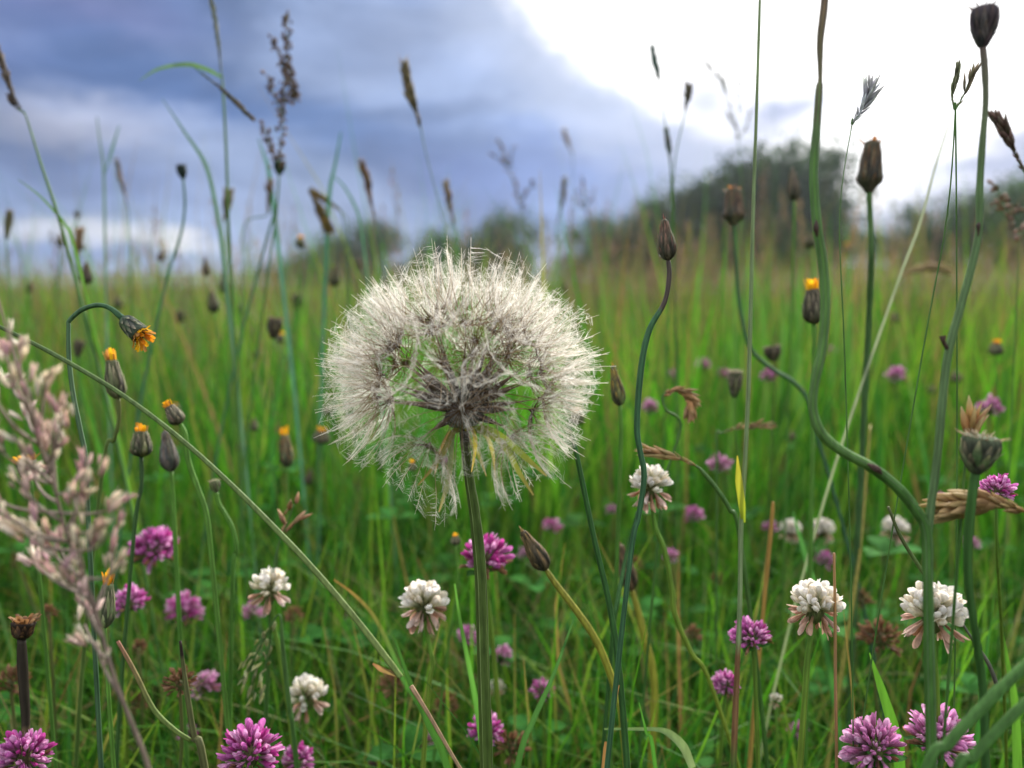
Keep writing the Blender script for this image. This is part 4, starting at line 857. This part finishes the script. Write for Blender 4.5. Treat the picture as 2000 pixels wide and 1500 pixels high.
spike('large golden drooping seed head by the frilled bud at the east edge', [(2030, 1010, .17, 6), (2060, 1100, .17, 6)], [(1862, 992, .17), (1900, 985, .17), (1950, 985, .17), (2000, 1000, .17)], 62, 46, (.45, .28, .12), (.62, .46, .24), slen=.95, sep=True, spread=.3, scol=((.10, .08, .05), (.10, .08, .05)))
spike('small golden tuft leaning against the frilled bud', [(1884, 915, .172, 5), (1878, 1000, .172, 6), (1870, 1100, .172, 6)], [(1902, 822, .172), (1895, 850, .172), (1888, 890, .172)], 40, 13, (.52, .33, .15), (.66, .50, .30), sep=True, spread=.5, slen=1.1)
spike('golden curled seed head arching over like a comma, mid field', [(1300, 800, .27, 5), (1330, 830, .27, 5), (1300, 930, .27, 5), (1290, 1000, .27, 5)], [(1348, 808, .27), (1345, 778, .27), (1322, 762, .27), (1295, 772, .27)], 30, 44, (.42, .26, .12), (.60, .42, .24), slen=.8)
spike('long golden spike nodding towards the seed head above a white clover', [(1375, 925, .25, 8), (1402, 958, .25, 8), (1425, 995, .25, 8), (1445, 1050, .25, 8)], [(1268, 882, .25), (1298, 890, .25), (1328, 896, .25), (1362, 912, .25)], 26, 20, (.44, .28, .13), (.64, .46, .26), sep=True, slen=1.35, spread=.22)
spike('flat golden spike lying level behind the long straight stalk', [(1400, 850, .32, 5), (1400, 950, .32, 5)], [(1510, 832, .32), (1475, 832, .32), (1440, 836, .32), (1408, 846, .32)], 18, 24, (.34, .22, .12), (.50, .36, .22))
spike('blurred tan seed plume lying level beneath the east trees', [(1740, 560, .6, 5), (1725, 640, .6, 5)], [(1850, 528, .6), (1815, 522, .6), (1780, 530, .6), (1752, 545, .6)], 20, 40, (.36, .26, .14), (.5, .38, .24))
spike('pale drooping feathery seed head floating in the bright cloud', [(1664, 243, .2, 2), (1640, 420, .2, 2), (1650, 700, .2, 3)], [(1702, 170, .2), (1693, 195, .2), (1680, 220, .2), (1664, 243, .2)], 24, 26, (.50, .50, .52), (.66, .66, .70), slen=1.4, spread=.4)
spike('two pronged olive seed head, narrower prong, in the bright cloud', [(1866, 214, .2, 3), (1850, 420, .2, 3), (1800, 700, .2, 3)], [(1870, 136, .2), (1866, 160, .2), (1860, 188, .2), (1864, 214, .2)], 15, 24, (.16, .17, .10), (.34, .34, .22), slen=1.5, spread=.2)
spike('two pronged olive seed head, forked prong, in the bright cloud', [(1866, 214, .2, 4), (1868, 420, .2, 3)], [(1901, 140, .2), (1892, 160, .2), (1880, 190, .2), (1866, 214, .2)], 17, 12, (.18, .15, .10), (.40, .32, .20), slen=1.8, spread=.25)
# blades and forks in the western sky
blade('long leaf arching over to the west from the tall western grass stem', [(272, 158, .40), (310, 135, .40), (365, 126, .40), (405, 136, .40), (436, 152, .40)], [2, 9, 13, 12, 7], ((.10, .18, .10), (.09, .20, .04)), drop=False)
blade('angled bluish leaf bending sharply over the black bud', [(316, 192, .42), (362, 260, .42), (404, 328, .42), (428, 440, .42), (440, 540, .42)], [2, 12, 13, 10, 8], ((.07, .14, .12), (.07, .16, .10)))
blade('bright green blade sweeping across the leaning far west stem', [(35, 350, .34), (75, 380, .34), (106, 412, .34), (128, 440, .34), (148, 490, .34)], [2, 7, 11, 10, 8], ((.08, .16, .05), (.10, .26, .03)))
blade('upright prong of the forked blue green leaf in the western sky', [(189, 228, .5), (196, 280, .5), (203, 340, .5), (206, 500, .5)], [3, 8, 9, 7], ((.10, .16, .14), (.06, .14, .10)))
blade('leaning prong of the forked blue green leaf in the western sky', [(233, 245, .5), (220, 290, .5), (205, 340, .5)], [3, 10, 6], ((.07, .16, .14), (.05, .13, .10)), drop=False)
blade('broad teal blade between the reddish panicle and the crooked spikes', [(666, 258, .5), (655, 320, .5), (643, 385, .5), (636, 540, .5)], [4, 13, 13, 9], ((.05, .15, .12), (.04, .13, .08)))
blade('thin bent leaf joined to the broad teal blade', [(654, 345, .5), (672, 365, .5), (692, 400, .5), (705, 440, .5), (720, 560, .5)], [4, 8, 9, 7, 6], ((.06, .16, .12), (.07, .16, .10)))
blade('teal blade leaning just west of the reddish panicle', [(504, 270, .5), (516, 305, .5), (527, 345, .5), (548, 520, .5)], [3, 13, 12, 7], ((.05, .14, .13), (.05, .14, .10)))
blade('faint straight blade slanting up before the east trees', [(1852, 246, .30), (1825, 330, .30), (1795, 440, .30), (1750, 560, .30)], [3, 6, 6, 6], ((.25, .28, .26), (.16, .24, .10)), twist=.1)
blade('sharp bright green blade pointing up between the pink and white east clovers', [(1698, 1275, .21), (1712, 1320, .21), (1728, 1370, .21), (1745, 1430, .21), (1755, 1500, .21)], [2, 16, 24, 24, 18], ((.10, .28, .03), (.07, .22, .03)), twist=.1)
blade('bright blade standing by the lower east edge behind the slanting stems', [(1960, 1240, .23), (1968, 1300, .23), (1980, 1370, .23), (1985, 1500, .23)], [2, 14, 20, 18], ((.10, .26, .03), (.08, .22, .03)), twist=.2)
blade('wide smooth blade leaning behind the east white clover', [(1548, 1000, .34), (1565, 1060, .34), (1582, 1120, .34), (1600, 1190, .34)], [5, 20, 22, 18], ((.07, .22, .06), (.05, .17, .04)), twist=.2)
blade('blade with a brown tip curving down beside the seed head stem', [(652, 1132, .28), (690, 1160, .28), (728, 1200, .28), (760, 1260, .28), (790, 1330, .28), (850, 1440, .28)], [2, 6, 8, 10, 12, 12], ((.30, .16, .06), (.06, .17, .04), (.04, .14, .03)))
blade('dark long blade running down past the snapped stalk to the bottom', [(768, 1240, .205), (800, 1330, .205), (840, 1420, .205), (880, 1520, .205)], [4, 12, 14, 14], ((.05, .15, .03), (.04, .13, .025)))
blade('grey green blade end curling down near the bottom, by the yellow stem', [(1352, 1500, .22), (1335, 1460, .22), (1310, 1435, .22), (1285, 1425, .22), (1240, 1424, .22), (1180, 1424, .22)], [14, 18, 15, 8, 6, 4], ((.20, .28, .14), (.14, .24, .08)), drop=False)
blade('slim green blade crossing before the yellow stems near the bottom', [(1248, 1372, .2), (1262, 1430, .2), (1280, 1500, .2)], [2, 8, 8], ((.08, .26, .04), (.06, .2, .03)))
blade('yellow green blade touching the far side of the seed head stem', [(1205, 1120, .27), (888, 1180, .27)][:0] + [(888, 1140, .24), (900, 1220, .24), (922, 1330, .24), (940, 1440, .24)], [3, 9, 12, 12], ((.10, .26, .05), (.06, .2, .04)))
blade('brown pointed dead blade by the foot of the yellow stem', [(1209, 1338, .21), (1200, 1380, .21), (1190, 1450, .21), (1180, 1500, .21)], [2, 8, 11, 8], ((.36, .20, .09), (.22, .12, .05)))
blade('long green blade slanting up to the east through the lower middle', [(1120, 1210, .23), (1080, 1320, .23), (1040, 1410, .23), (1010, 1500, .23)], [3, 10, 12, 14], ((.06, .17, .05), (.05, .15, .03)))
random.seed(77)
for i in range(26):
    x = random.choice((1440, 1500, 1530, 1560, 1640, 1690)) + random.gauss(0, 22); y = random.uniform(400, 600); d = random.uniform(.6, 1.1); w_ = random.uniform(9, 20); ln = random.uniform(180, 320); lx = random.uniform(-30, 30)
    blade('one of the soft green leaves thronging below the tallest airy tree', [(x + lx, y, d), (x + lx * .5, y + ln * .33, d), (x + lx * .2, y + ln * .66, d), (x, y + ln, d)], [2, w_, w_, w_ * .6], (jit((.09, .22, .05), .2), jit((.07, .18, .03), .2)), group='soft green leaves below the airy tree')
# panicles
panicle('tall reddish brown branched panicle in the western sky', [(560, 28, .42), (562, 90, .42), (556, 160, .42), (552, 240, .42), (545, 330, .42)], [(540, 420, .42, 7), (525, 520, .42, 7)],
        [[(532, 78, .42), (545, 105, .42), (556, 150, .42)], [(524, 150, .42), (536, 185, .42), (552, 225, .42)], [(575, 185, .42), (570, 165, .42), (560, 150, .42)], [(578, 200, .42), (572, 165, .42), (560, 110, .42)], [(515, 245, .42), (528, 285, .42), (545, 320, .42)], [(566, 190, .42), (566, 160, .42), (558, 120, .42)]],
        (.16, .10, .07), (.30, .20, .14), 8, 11, 17)
panicle('faint violet branching panicle above the trees behind the seed head', [(975, 272, .8), (990, 320, .8), (1008, 370, .8), (1020, 415, .8)], [(1030, 480, .8, 4), (1040, 600, .8, 4)], [[(1002, 285, .8), (998, 310, .8), (994, 330, .8)], [(1042, 355, .8), (1030, 375, .8), (1014, 395, .8)], [(960, 300, .8), (975, 310, .8), (990, 325, .8)]], (.22, .17, .16), (.34, .28, .26), 6, 9, 9)
panicle('very fine greyish panicle spreading at the edge of the bright cloud', [(1376, 122, .6), (1400, 150, .6), (1425, 200, .6), (1442, 280, .6)], [(1450, 400, .6, 4), (1455, 560, .6, 4)], [[(1440, 140, .6), (1442, 170, .6), (1444, 220, .6)], [(1405, 128, .6), (1410, 150, .6), (1420, 180, .6)], [(1470, 215, .6), (1460, 240, .6), (1445, 270, .6)], [(1420, 225, .6), (1430, 235, .6), (1440, 260, .6)]], (.26, .26, .28), (.36, .36, .38), 5, 9, 8)
panicle('faint pinkish panicle beneath the slender greenish spike', [(1135, 345, 1.0), (1142, 385, 1.0), (1150, 430, 1.0)], [(1156, 500, 1.0, 3)], [[(1160, 370, 1.0), (1155, 390, 1.0), (1146, 400, 1.0)], [(1125, 380, 1.0), (1132, 395, 1.0), (1144, 410, 1.0)]], (.30, .22, .20), (.42, .34, .30), 6, 8, 8)
panicle('reddish tan panicle behind the tall stem at the east edge', [(1940, 360, .35), (1965, 395, .35), (1985, 425, .35), (1990, 480, .35)], [(1985, 600, .35, 5)], [[(2005, 390, .35), (1998, 410, .35), (1988, 430, .35)], [(1950, 400, .35), (1965, 410, .35), (1980, 425, .35)], [(2010, 440, .35), (2000, 450, .35), (1990, 460, .35)]], (.28, .18, .14), (.42, .32, .26), 11, 13, 9)
panicle('drooping pale green seed panicle among the lower west clovers', [(470, 1330, .26), (490, 1300, .26), (515, 1250, .26), (545, 1200, .26)], [(552, 1260, .26, 9), (565, 1380, .26, 10), (575, 1450, .26, 10)], [[(490, 1360, .26), (500, 1310, .26), (522, 1262, .26)], [(510, 1350, .26), (515, 1310, .26), (530, 1250, .26)], [(470, 1300, .26), (490, 1275, .26), (520, 1240, .26)]], (.32, .34, .16), (.50, .48, .28), 9, 24, 9, bw=4)
panicle('brown papery seed cluster on a dark stem west of the diagonal stalk', [(574, 985, .27), (562, 1020, .27), (545, 1060, .27)], [(538, 1100, .27, 8), (530, 1180, .27, 8)], [[(585, 1010, .27), (570, 1030, .27), (555, 1050, .27)]], (.30, .17, .09), (.42, .28, .18), 12, 30, 9)

# ---------------------------------------------------------------- the pink velvet grass in front
def velvet_panicle():
    random.seed(31); d = .142
    ax = [(-12, 560, d, 5), (12, 640, d, 4), (40, 740, d, 5), (72, 850, d, 6), (104, 945, d, 6), (130, 1040, d, 7), (165, 1130, d, 8), (196, 1230, d, 9), (225, 1330, d, 9), (256, 1410, d, 10), (290, 1500, d, 10), (340, 1700, d, 10)]
    mb, q = stem_mb(ax, ((.28, .20, .16), (.22, .16, .13), (.20, .17, .12)), n=7); base = base_of(q)
    root = thing('velvet_grass', 'pale pink velvety grass panicle close up along the west edge', 'grass panicle', base)
    meshes = []
    for k, (c, c2) in enumerate([((.50, .33, .30), (.70, .55, .50)), ((.64, .57, .44), (.80, .75, .64)), ((.44, .24, .29), (.62, .42, .44)), ((.60, .50, .40), (.78, .71, .61))]):
        m = MB(); ln, w_ = .0036, .00085
        for sgn in (-1, 1):                                    # two keeled glumes gaping open
            pp = [(sgn * w_ * (.05 + .5 * math.sin(s * 1.9)) * 1.0, 0, ln * s) for s in (0, .2, .45, .7, .88, 1)]
            m.strip(pp, [w_ * .3, w_ * .9, w_ * 1.15, w_ * .9, w_ * .5, w_ * .08], [rx(c, .8), c, c2, c2, lerp(c, c2, .3)], (sgn, 0, 0), -.7)
        m.lathe([(0, w_ * .1), (ln * .3, w_ * .35), (ln * .6, w_ * .3), (ln * .9, w_ * .04)], [c, c2], 6)
        for i in range(34):                                    # downy edges
            a = random.uniform(0, 6.28); s = random.uniform(.1, 1); p = V((math.cos(a) * w_ * .5, math.sin(a) * w_ * .45, s * ln)); dv = V((math.cos(a) * .5, math.sin(a) * .5, .6)) * .0007
            hair(m, p, p + dv * .5, p + dv, .00004, c2)
        meshes.append(m.mesh('spikelet', MDR))
    pts = [(22, 655), (36, 700), (18, 742), (88, 738), (60, 768), (50, 800), (110, 805), (122, 812), (85, 850), (100, 845), (26, 850), (55, 905), (62, 925), (30, 930), (165, 920), (180, 935), (150, 960), (240, 975), (222, 1010), (215, 1040), (18, 1020), (42, 1035), (8, 1000), (85, 1050), (105, 1045), (150, 1030), (60, 1088), (90, 1100), (118, 1112), (150, 1140), (170, 1165), (228, 1060), (238, 1100), (165, 1220), (185, 1255), (10, 690), (-10, 780), (-20, 860), (-30, 960)]
    br = MB(); axp = [V(a[:3]) for a in q]
    for (x, y) in pts:
        dd = d + random.uniform(-.010, .014); tip = P(x, y, dd)
        cand = [p for p in axp if p.z < tip.z - .002 and p.z > tip.z - .02] or [axp[0]]
        foot = min(cand, key=lambda p: abs((tip - p).length - .012))
        mid = foot.lerp(tip, .6) + V((0, 0, -.0015)); br.tube([a for a in spline([tuple(foot), tuple(mid), tuple(tip)], 4)], [.00035, .0002], (.30, .24, .20), 4)
        dr = (tip - mid).normalized()
        for i in range(random.choice((4, 5, 7))):
            dv = (dr + V((random.gauss(0, .42), random.gauss(0, .42), random.gauss(0, .3) + .3))).normalized()
            o = tip - dr * random.uniform(-.001, .006) + V((random.gauss(0, .0010), random.gauss(0, .0010), random.gauss(0, .0006)))
            link('spikelet', random.choice(meshes), root, mtx=Matrix.Translation(-base) @ align(dv, o, random.uniform(0, 6), random.uniform(.6, 1.3)))
    part('stem', mb, MST, root); part('branches', br, MST, root)
velvet_panicle()

# ---------------------------------------------------------------- clovers
random.seed(41)
clover('ragged magenta clover in the west, highest of its cluster, beside the velvet grass', 303, 1066, .33, 92, 'red', True, (.1, 0), stem=[(296, 1130, .33, 8), (290, 1220, .335, 8)])
clover('purple clover half hidden behind the velvet grass panicle', 252, 1172, .30, 66, 'red', True, (-.1, 0))
clover('small round purple clover just east of the velvet grass', 360, 1190, .36, 70, 'red', True, (.15, 0))
clover('large pink clover cut off by the bottom in the west corner', 48, 1470, .22, 112, 'red', True, (.1, 0), stem=[(50, 1560, .22, 10)])
clover('tall pink clover with pale tips cut off by the bottom edge', 488, 1465, .22, 122, 'red', True, (-.05, 0), stem=[(492, 1570, .22, 10)])
clover('small deep magenta clover at the bottom beside the pale tipped one', 582, 1482, .27, 62, 'red', True, (.1, 0))
clover('washed out pink clover behind a brown withered head', 398, 1335, .34, 60, 'lilac', False)
clover('magenta clover partly hidden by the seed head stem', 948, 1086, .27, 102, 'red', True, (.1, 0), stem=[(950, 1150, .275, 9), (966, 1300, .28, 9)])
clover('pink clover lying over to the west by the foot of the seed head stem', 952, 1425, .27, 70, 'red', True, (.2, 0))
clover('bottom clover with lilac drooping florets, west of the forked stem', 1706, 1452, .20, 118, 'lilac', True, (-.35, 0), shape='globe', stem=[(1725, 1520, .2, 10)])
clover('half white half magenta clover split by the forked stem near the bottom', 1832, 1438, .20, 124, 'lilac', True, (.1, 0), stem=[(1836, 1520, .2, 10)])
clover('tall magenta clover with browning lower florets before the straight stalk', 1468, 1240, .24, 80, 'red', True, (-.05, 0), stem=[(1475, 1330, .24, 9)])
clover('small ragged pink clover beneath the browning one by the straight stalk', 1418, 1332, .27, 56, 'red', True, (-.3, 0))
clover('vivid pink clover behind the golden seed head at the east edge', 1946, 955, .22, 68, 'red', True, (0, 0))
for x, y, w_, d, k, l in [
    (490, 1196, 46, .40, 'lilac', 'small dusky clover under the split white one in the west'),
    (681, 1212, 36, .50, 'red', 'tiny purple clover seen just above the diagonal stalk'),
    (913, 1242, 46, .36, 'red', 'little bright pink clover close west of the seed head stem'),
    (980, 1278, 46, .36, 'lilac', 'little lilac clover touching the east side of the seed head stem'),
    (824, 1445, 56, .34, 'red', 'purple clover at the bottom between dark blade and seed head stem'),
    (736, 1480, 44, .36, 'red', 'dim purple clover right at the bottom near the dark blade'),
    (1077, 1026, 40, .46, 'red', 'round pink clover above the leaning brown bud'),
    (1025, 1080, 30, .46, 'lilac', 'dull pink clover hidden behind the leaning brown bud'),
    (1354, 1004, 42, .44, 'red', 'round pink clover below the long golden nodding spike'),
    (1270, 795, 36, .52, 'red', 'magenta clover beside the golden comma shaped seed head'),
    (1374, 712, 30, .70, 'lilac', 'faint pink clover dot, westmost of three in the mid field'),
    (1412, 730, 28, .70, 'red', 'faint pink clover dot above the small grey green bud'),
    (1500, 734, 34, .60, 'red', 'magenta clover dot below the small round black bud'),
    (1624, 683, 20, .85, 'red', 'tiny pink clover dot beside the curve of the snaking stem'),
    (1748, 732, 40, .55, 'red', 'round pink clover alone between the two tall forked stems'),
    (1936, 796, 50, .42, 'red', 'large blurred purple clover by the east edge above the frilled bud'),
    (1840, 980, 42, .42, 'red', 'flat pink clover touching the thinner fork of the tall plant'),
    (1405, 906, 50, .42, 'lilac', 'tall dusky clover behind the flat golden spike'),
    (1503, 1030, 34, .46, 'red', 'pink clover just left of two blurred white ones'),
    (1610, 1092, 38, .42, 'red', 'dim magenta clover behind the broad smooth blade'),
    (1556, 1425, 40, .34, 'red', 'purple clover in shade low beside the clover stem at the bottom'),
    (1310, 1085, 34, .42, 'lilac', 'dusty pink clover on the bent green stem'),
    (1060, 1345, 50, .32, 'red', 'sparse pink clover with few florets, below the yellow stems'),
    (1310, 730, 20, .90, 'lilac', 'palest tiny clover dot near the dark curving stem'),
    (370, 1432, 46, .34, 'red', 'deep pink clover hidden behind the crossing of two stems'),
    (1195, 995, 26, .52, 'lilac', 'small dim pink clover between dark stalk and white clover'),
    (870, 900, 22, .60, 'lilac', 'tiny pink clover seen through the hanging bracts'),
    (1850, 1400, 30, .40, 'red', 'scrap of purple clover behind the split one'),
    (1900, 1060, 30, .45, 'lilac', 'small dim clover beneath the golden drooping seed head'),
    ]:
    clover(l, x, y, d, w_, k, False, (random.uniform(-.2, .2), 0), n=44)
clover('white clover in the middle, upright cap above drooping blush florets', 828, 1190, .25, 102, 'white', True, (0, 0), stem=[(838, 1260, .25, 8), (845, 1300, .25, 8), (835, 1370, .25, 9)])
clover('white clover crossed by the dark curving stem', 1270, 958, .25, 92, 'white', True, (0, 0), stem=[(1280, 1030, .25, 9), (1298, 1075, .25, 10), (1312, 1150, .25, 10), (1318, 1200, .25, 10), (1350, 1275, .25, 9), (1395, 1355, .25, 8)])
clover('dense white clover on a thick green stem, western of the east pair', 1592, 1195, .215, 112, 'white', True, (.08, 0), stem=[(1578, 1280, .215, 12), (1572, 1360, .215, 12), (1562, 1500, .215, 13)])
clover('widest white clover split by the forked stem in the east', 1822, 1210, .195, 132, 'white', True, (0, 0), stem=[(1825, 1290, .198, 10), (1832, 1400, .2, 10)], n=54)
clover('ragged white clover in the west behind a dark blade', 528, 1158, .27, 88, 'white', True, (0, 0), stem=[(535, 1220, .27, 9), (555, 1330, .27, 10), (572, 1450, .27, 10)], n=34)
clover('low white clover with a brown skirt near the bottom in the west', 600, 1368, .29, 88, 'white', True, (-.1, 0), n=36)
clover('blurred white clover high up beside the forked stem', 1748, 1040, .42, 56, 'white', False)
clover('blurred white clover, nearer the straight stalk of two alike', 1544, 1040, .44, 46, 'white', False)
clover('blurred white clover behind the broad smooth blade', 1606, 1040, .44, 50, 'white', False)
clover('tiny white clover flecks at the east side of the seed head stem, low down', 970, 1345, .36, 34, 'white', False)
clover('cream clover bud on its own beneath the browning magenta clover', 1515, 1370, .30, 30, 'white', False, n=20)
for x, y, w_, d, l in [
    (350, 1332, 64, .25, 'brown withered clover head beside the black tipped stem'), (268, 1266, 36, .32, 'small brown withered clover tucked under the velvet grass'),
    (262, 1372, 50, .34, 'dim brown clover head in the shade near the olive bent stem'), (768, 1335, 60, .33, 'rusty dead clover head below the snapped stalk end'),
    (872, 1372, 56, .35, 'dead clover head between the snapped stalk and the seed head stem'), (1722, 1242, 82, .30, 'large dark brown dead clover between the two east white clovers'),
    (1352, 1238, 40, .36, 'brown clover head by the bend of the long green clover stem'), (1000, 1455, 70, .28, 'rusty dead clover at the bottom beside the seed head stem'),
    (20, 1330, 70, .28, 'large dead clover behind the black stalk at the west edge'), (1420, 1350, 40, .32, 'brown remains below the small ragged pink clover'),
    (575, 1200, 40, .36, 'brown clover head hanging behind the ragged white one'), (1240, 1100, 34, .42, 'faded brown clover between the dark stalks'),
    (95, 1195, 36, .30, 'small pale brown head beside the ragged dead flower'), (1400, 1130, 30, .46, 'little brown head low behind the straight stalk'), (1680, 1170, 46, .36, 'tan dry head just above the large dark brown one')]:
    clover(l, x, y, d, w_, 'brown', False, (random.uniform(-.2, .2), 0), n=56, leaf=False, scol=((.12, .12, .04), G1))

# ---------------------------------------------------------------- ground cover too thick to count
def joined(name, tmpl, xs, ys, zs, sc_, seed, m, label, cat):
    "many copies of small template meshes in one mass"
    g = np.random.default_rng(seed); k = len(tmpl); VV, FF, CC, off = [], [], [], 0
    for t_i, t in enumerate(tmpl):
        tv = np.array([tuple(q) for q in t.v]); tc_ = np.array(t.c); tf = np.array([f if len(f) == 4 else (f + (f[-1],) * (4 - len(f)))[:4] for f in t.f if len(f) <= 4])
        sel = np.arange(t_i, len(xs), k); n = len(sel); a = g.uniform(0, 6.28, n); s = sc_[sel]
        ca, sa = np.cos(a) * s, np.sin(a) * s
        X_ = tv[None, :, 0] * ca[:, None] - tv[None, :, 1] * sa[:, None] + xs[sel][:, None]
        Y_ = tv[None, :, 0] * sa[:, None] + tv[None, :, 1] * ca[:, None] + ys[sel][:, None]
        Z_ = tv[None, :, 2] * s[:, None] + zs[sel][:, None]
        VV.append(np.stack([X_, Y_, Z_], -1).reshape(-1, 3)); CC.append((tc_[None] * g.uniform(.7, 1.3, (n, 1, 1))).reshape(-1, 3))
        FF.append((tf[None] + (np.arange(n) * len(tv))[:, None, None] + off).reshape(-1, 4)); off += n * len(tv)
    o = bulk(name, np.vstack(VV), np.vstack(FF), np.vstack(CC), m); o['label'] = label; o['category'] = cat
def wedge(n, d0, d1, half, seed, power=.7):
    g = np.random.default_rng(seed); d = d0 + (d1 - d0) * g.uniform(0, 1, n) ** power; a = g.uniform(-half, half, n); x = d * np.tan(a); return x, d, gz(x, d), g
tl = []
for k in range(4):
    random.seed(60 + k); m = MB(); h = random.uniform(.05, .11); l_ = random.uniform(-.03, .03)
    m.tube([(0, 0, 0), (l_ * .5, .004, h * .6), (l_, 0, h)], [.0006], (.07, .13, .04), 3, False); trefoil(m, (l_, 0, h), (0, 0, 1), random.uniform(.010, .016), k); tl.append(m)
x, y, z, g = wedge(3000, .28, 1.3, R(48), 5)
joined('clover_leaves', tl, x, y, z, g.uniform(.6, 1.15, len(x)), 6, MLF, 'dense low mat of dark green clover leaves under the grass', 'ground cover')
# seeding stalks thronging the further field
tt = []
for k in range(6):
    random.seed(80 + k); m = MB(); h = random.uniform(.36, .48); l_ = random.uniform(-.07, .07); stc = random.choice([(.20, .22, .09), (.12, .18, .06), (.26, .21, .11)])
    m.tube([(0, 0, 0), (l_ * .3, 0, h * .5), (l_, .01, h * .82), (l_ * 1.4, .012, h)], [.0008, .0006, .0004], stc, 3, False); c = random.choice([(.26, .18, .11), (.30, .23, .13), (.20, .15, .10), (.24, .16, .13)])
    for i in range(16 if k % 2 else 22):
        t = i / 18; zz = h * (.84 + .18 * t); r_ = .0016 if k % 2 else .007 * (1.2 - t)
        a = random.uniform(0, 6.28); p = V((l_ * (1.05 + .35 * t) + math.cos(a) * r_, .011 + math.sin(a) * r_, zz)); dv = V((math.cos(a) * .4, math.sin(a) * .4, 1)).normalized()
        hair(m, p, p + dv * .003, p + dv * .007, .0022, jit(c, .3))
    tt.append(m)
x, y, z, g = wedge(1300, .9, 3.6, R(42), 8, .9)
joined('seeding_grass', tt, x, y, z, g.uniform(.62, 1.0, len(x)), 9, MDR, 'scattered thin seeding grasses behind the nearer flowers', 'grass')
x, y, z, g = wedge(6500, 1.8, 14, R(42), 12, .9); k = g.uniform(0, 1, len(x)) < np.where(x > 0, 1, .4); x, y, z = x[k], y[k], z[k]
joined('seeding_grass', tt, x, y, z, g.uniform(.7, 1.05, len(x)), 13, MDR, 'hazy tan belt of seeding grasses across the middle of the field', 'grass')

# ---------------------------------------------------------------- the air
def haze(dens):
    m = bpy.data.materials.new('haze'); m.use_nodes = True; t = m.node_tree; t.nodes.clear()
    o = N('ShaderNodeOutputMaterial', t); v_ = N('ShaderNodeVolumePrincipled', t); v_.inputs['Density'].default_value = dens; v_.inputs['Color'].default_value = (.78, .86, 1, 1); v_.inputs['Anisotropy'].default_value = .6
    t.links.new(v_.outputs[0], o.inputs['Volume'])
    me = bpy.data.meshes.new('haze'); x, y0, y1, z0, z1 = 1050, -1050, 1050, -6, 24
    vs = [(a, b, c) for a in (-x, x) for b in (y0, y1) for c in (z0, z1)]
    me.from_pydata(vs, [], [(0, 1, 3, 2), (4, 6, 7, 5), (0, 4, 5, 1), (2, 3, 7, 6), (0, 2, 6, 4), (1, 5, 7, 3)]); me.materials.append(m)
    o_ = link('haze', me); o_['kind'] = 'stuff'
haze(.0003)

x, y, z, g = wedge(3600, 1.5, 10, R(42), 15, .9); k = x > y * .04; x, y, z = x[k], y[k], z[k]
joined('seeding_grass', tt, x, y, z, g.uniform(.95, 1.3, len(x)), 16, MDR, 'taller tan seeding grasses lifting the horizon under the east trees', 'grass')
x, y, z, g = wedge(230, .30, .8, R(42), 17, .8)
joined('clover_leaves', tl, x, y, z + g.uniform(.02, .07, len(x)), g.uniform(.9, 1.5, len(x)), 18, MLF, 'larger clover leaves held up among the nearest grass', 'ground cover')
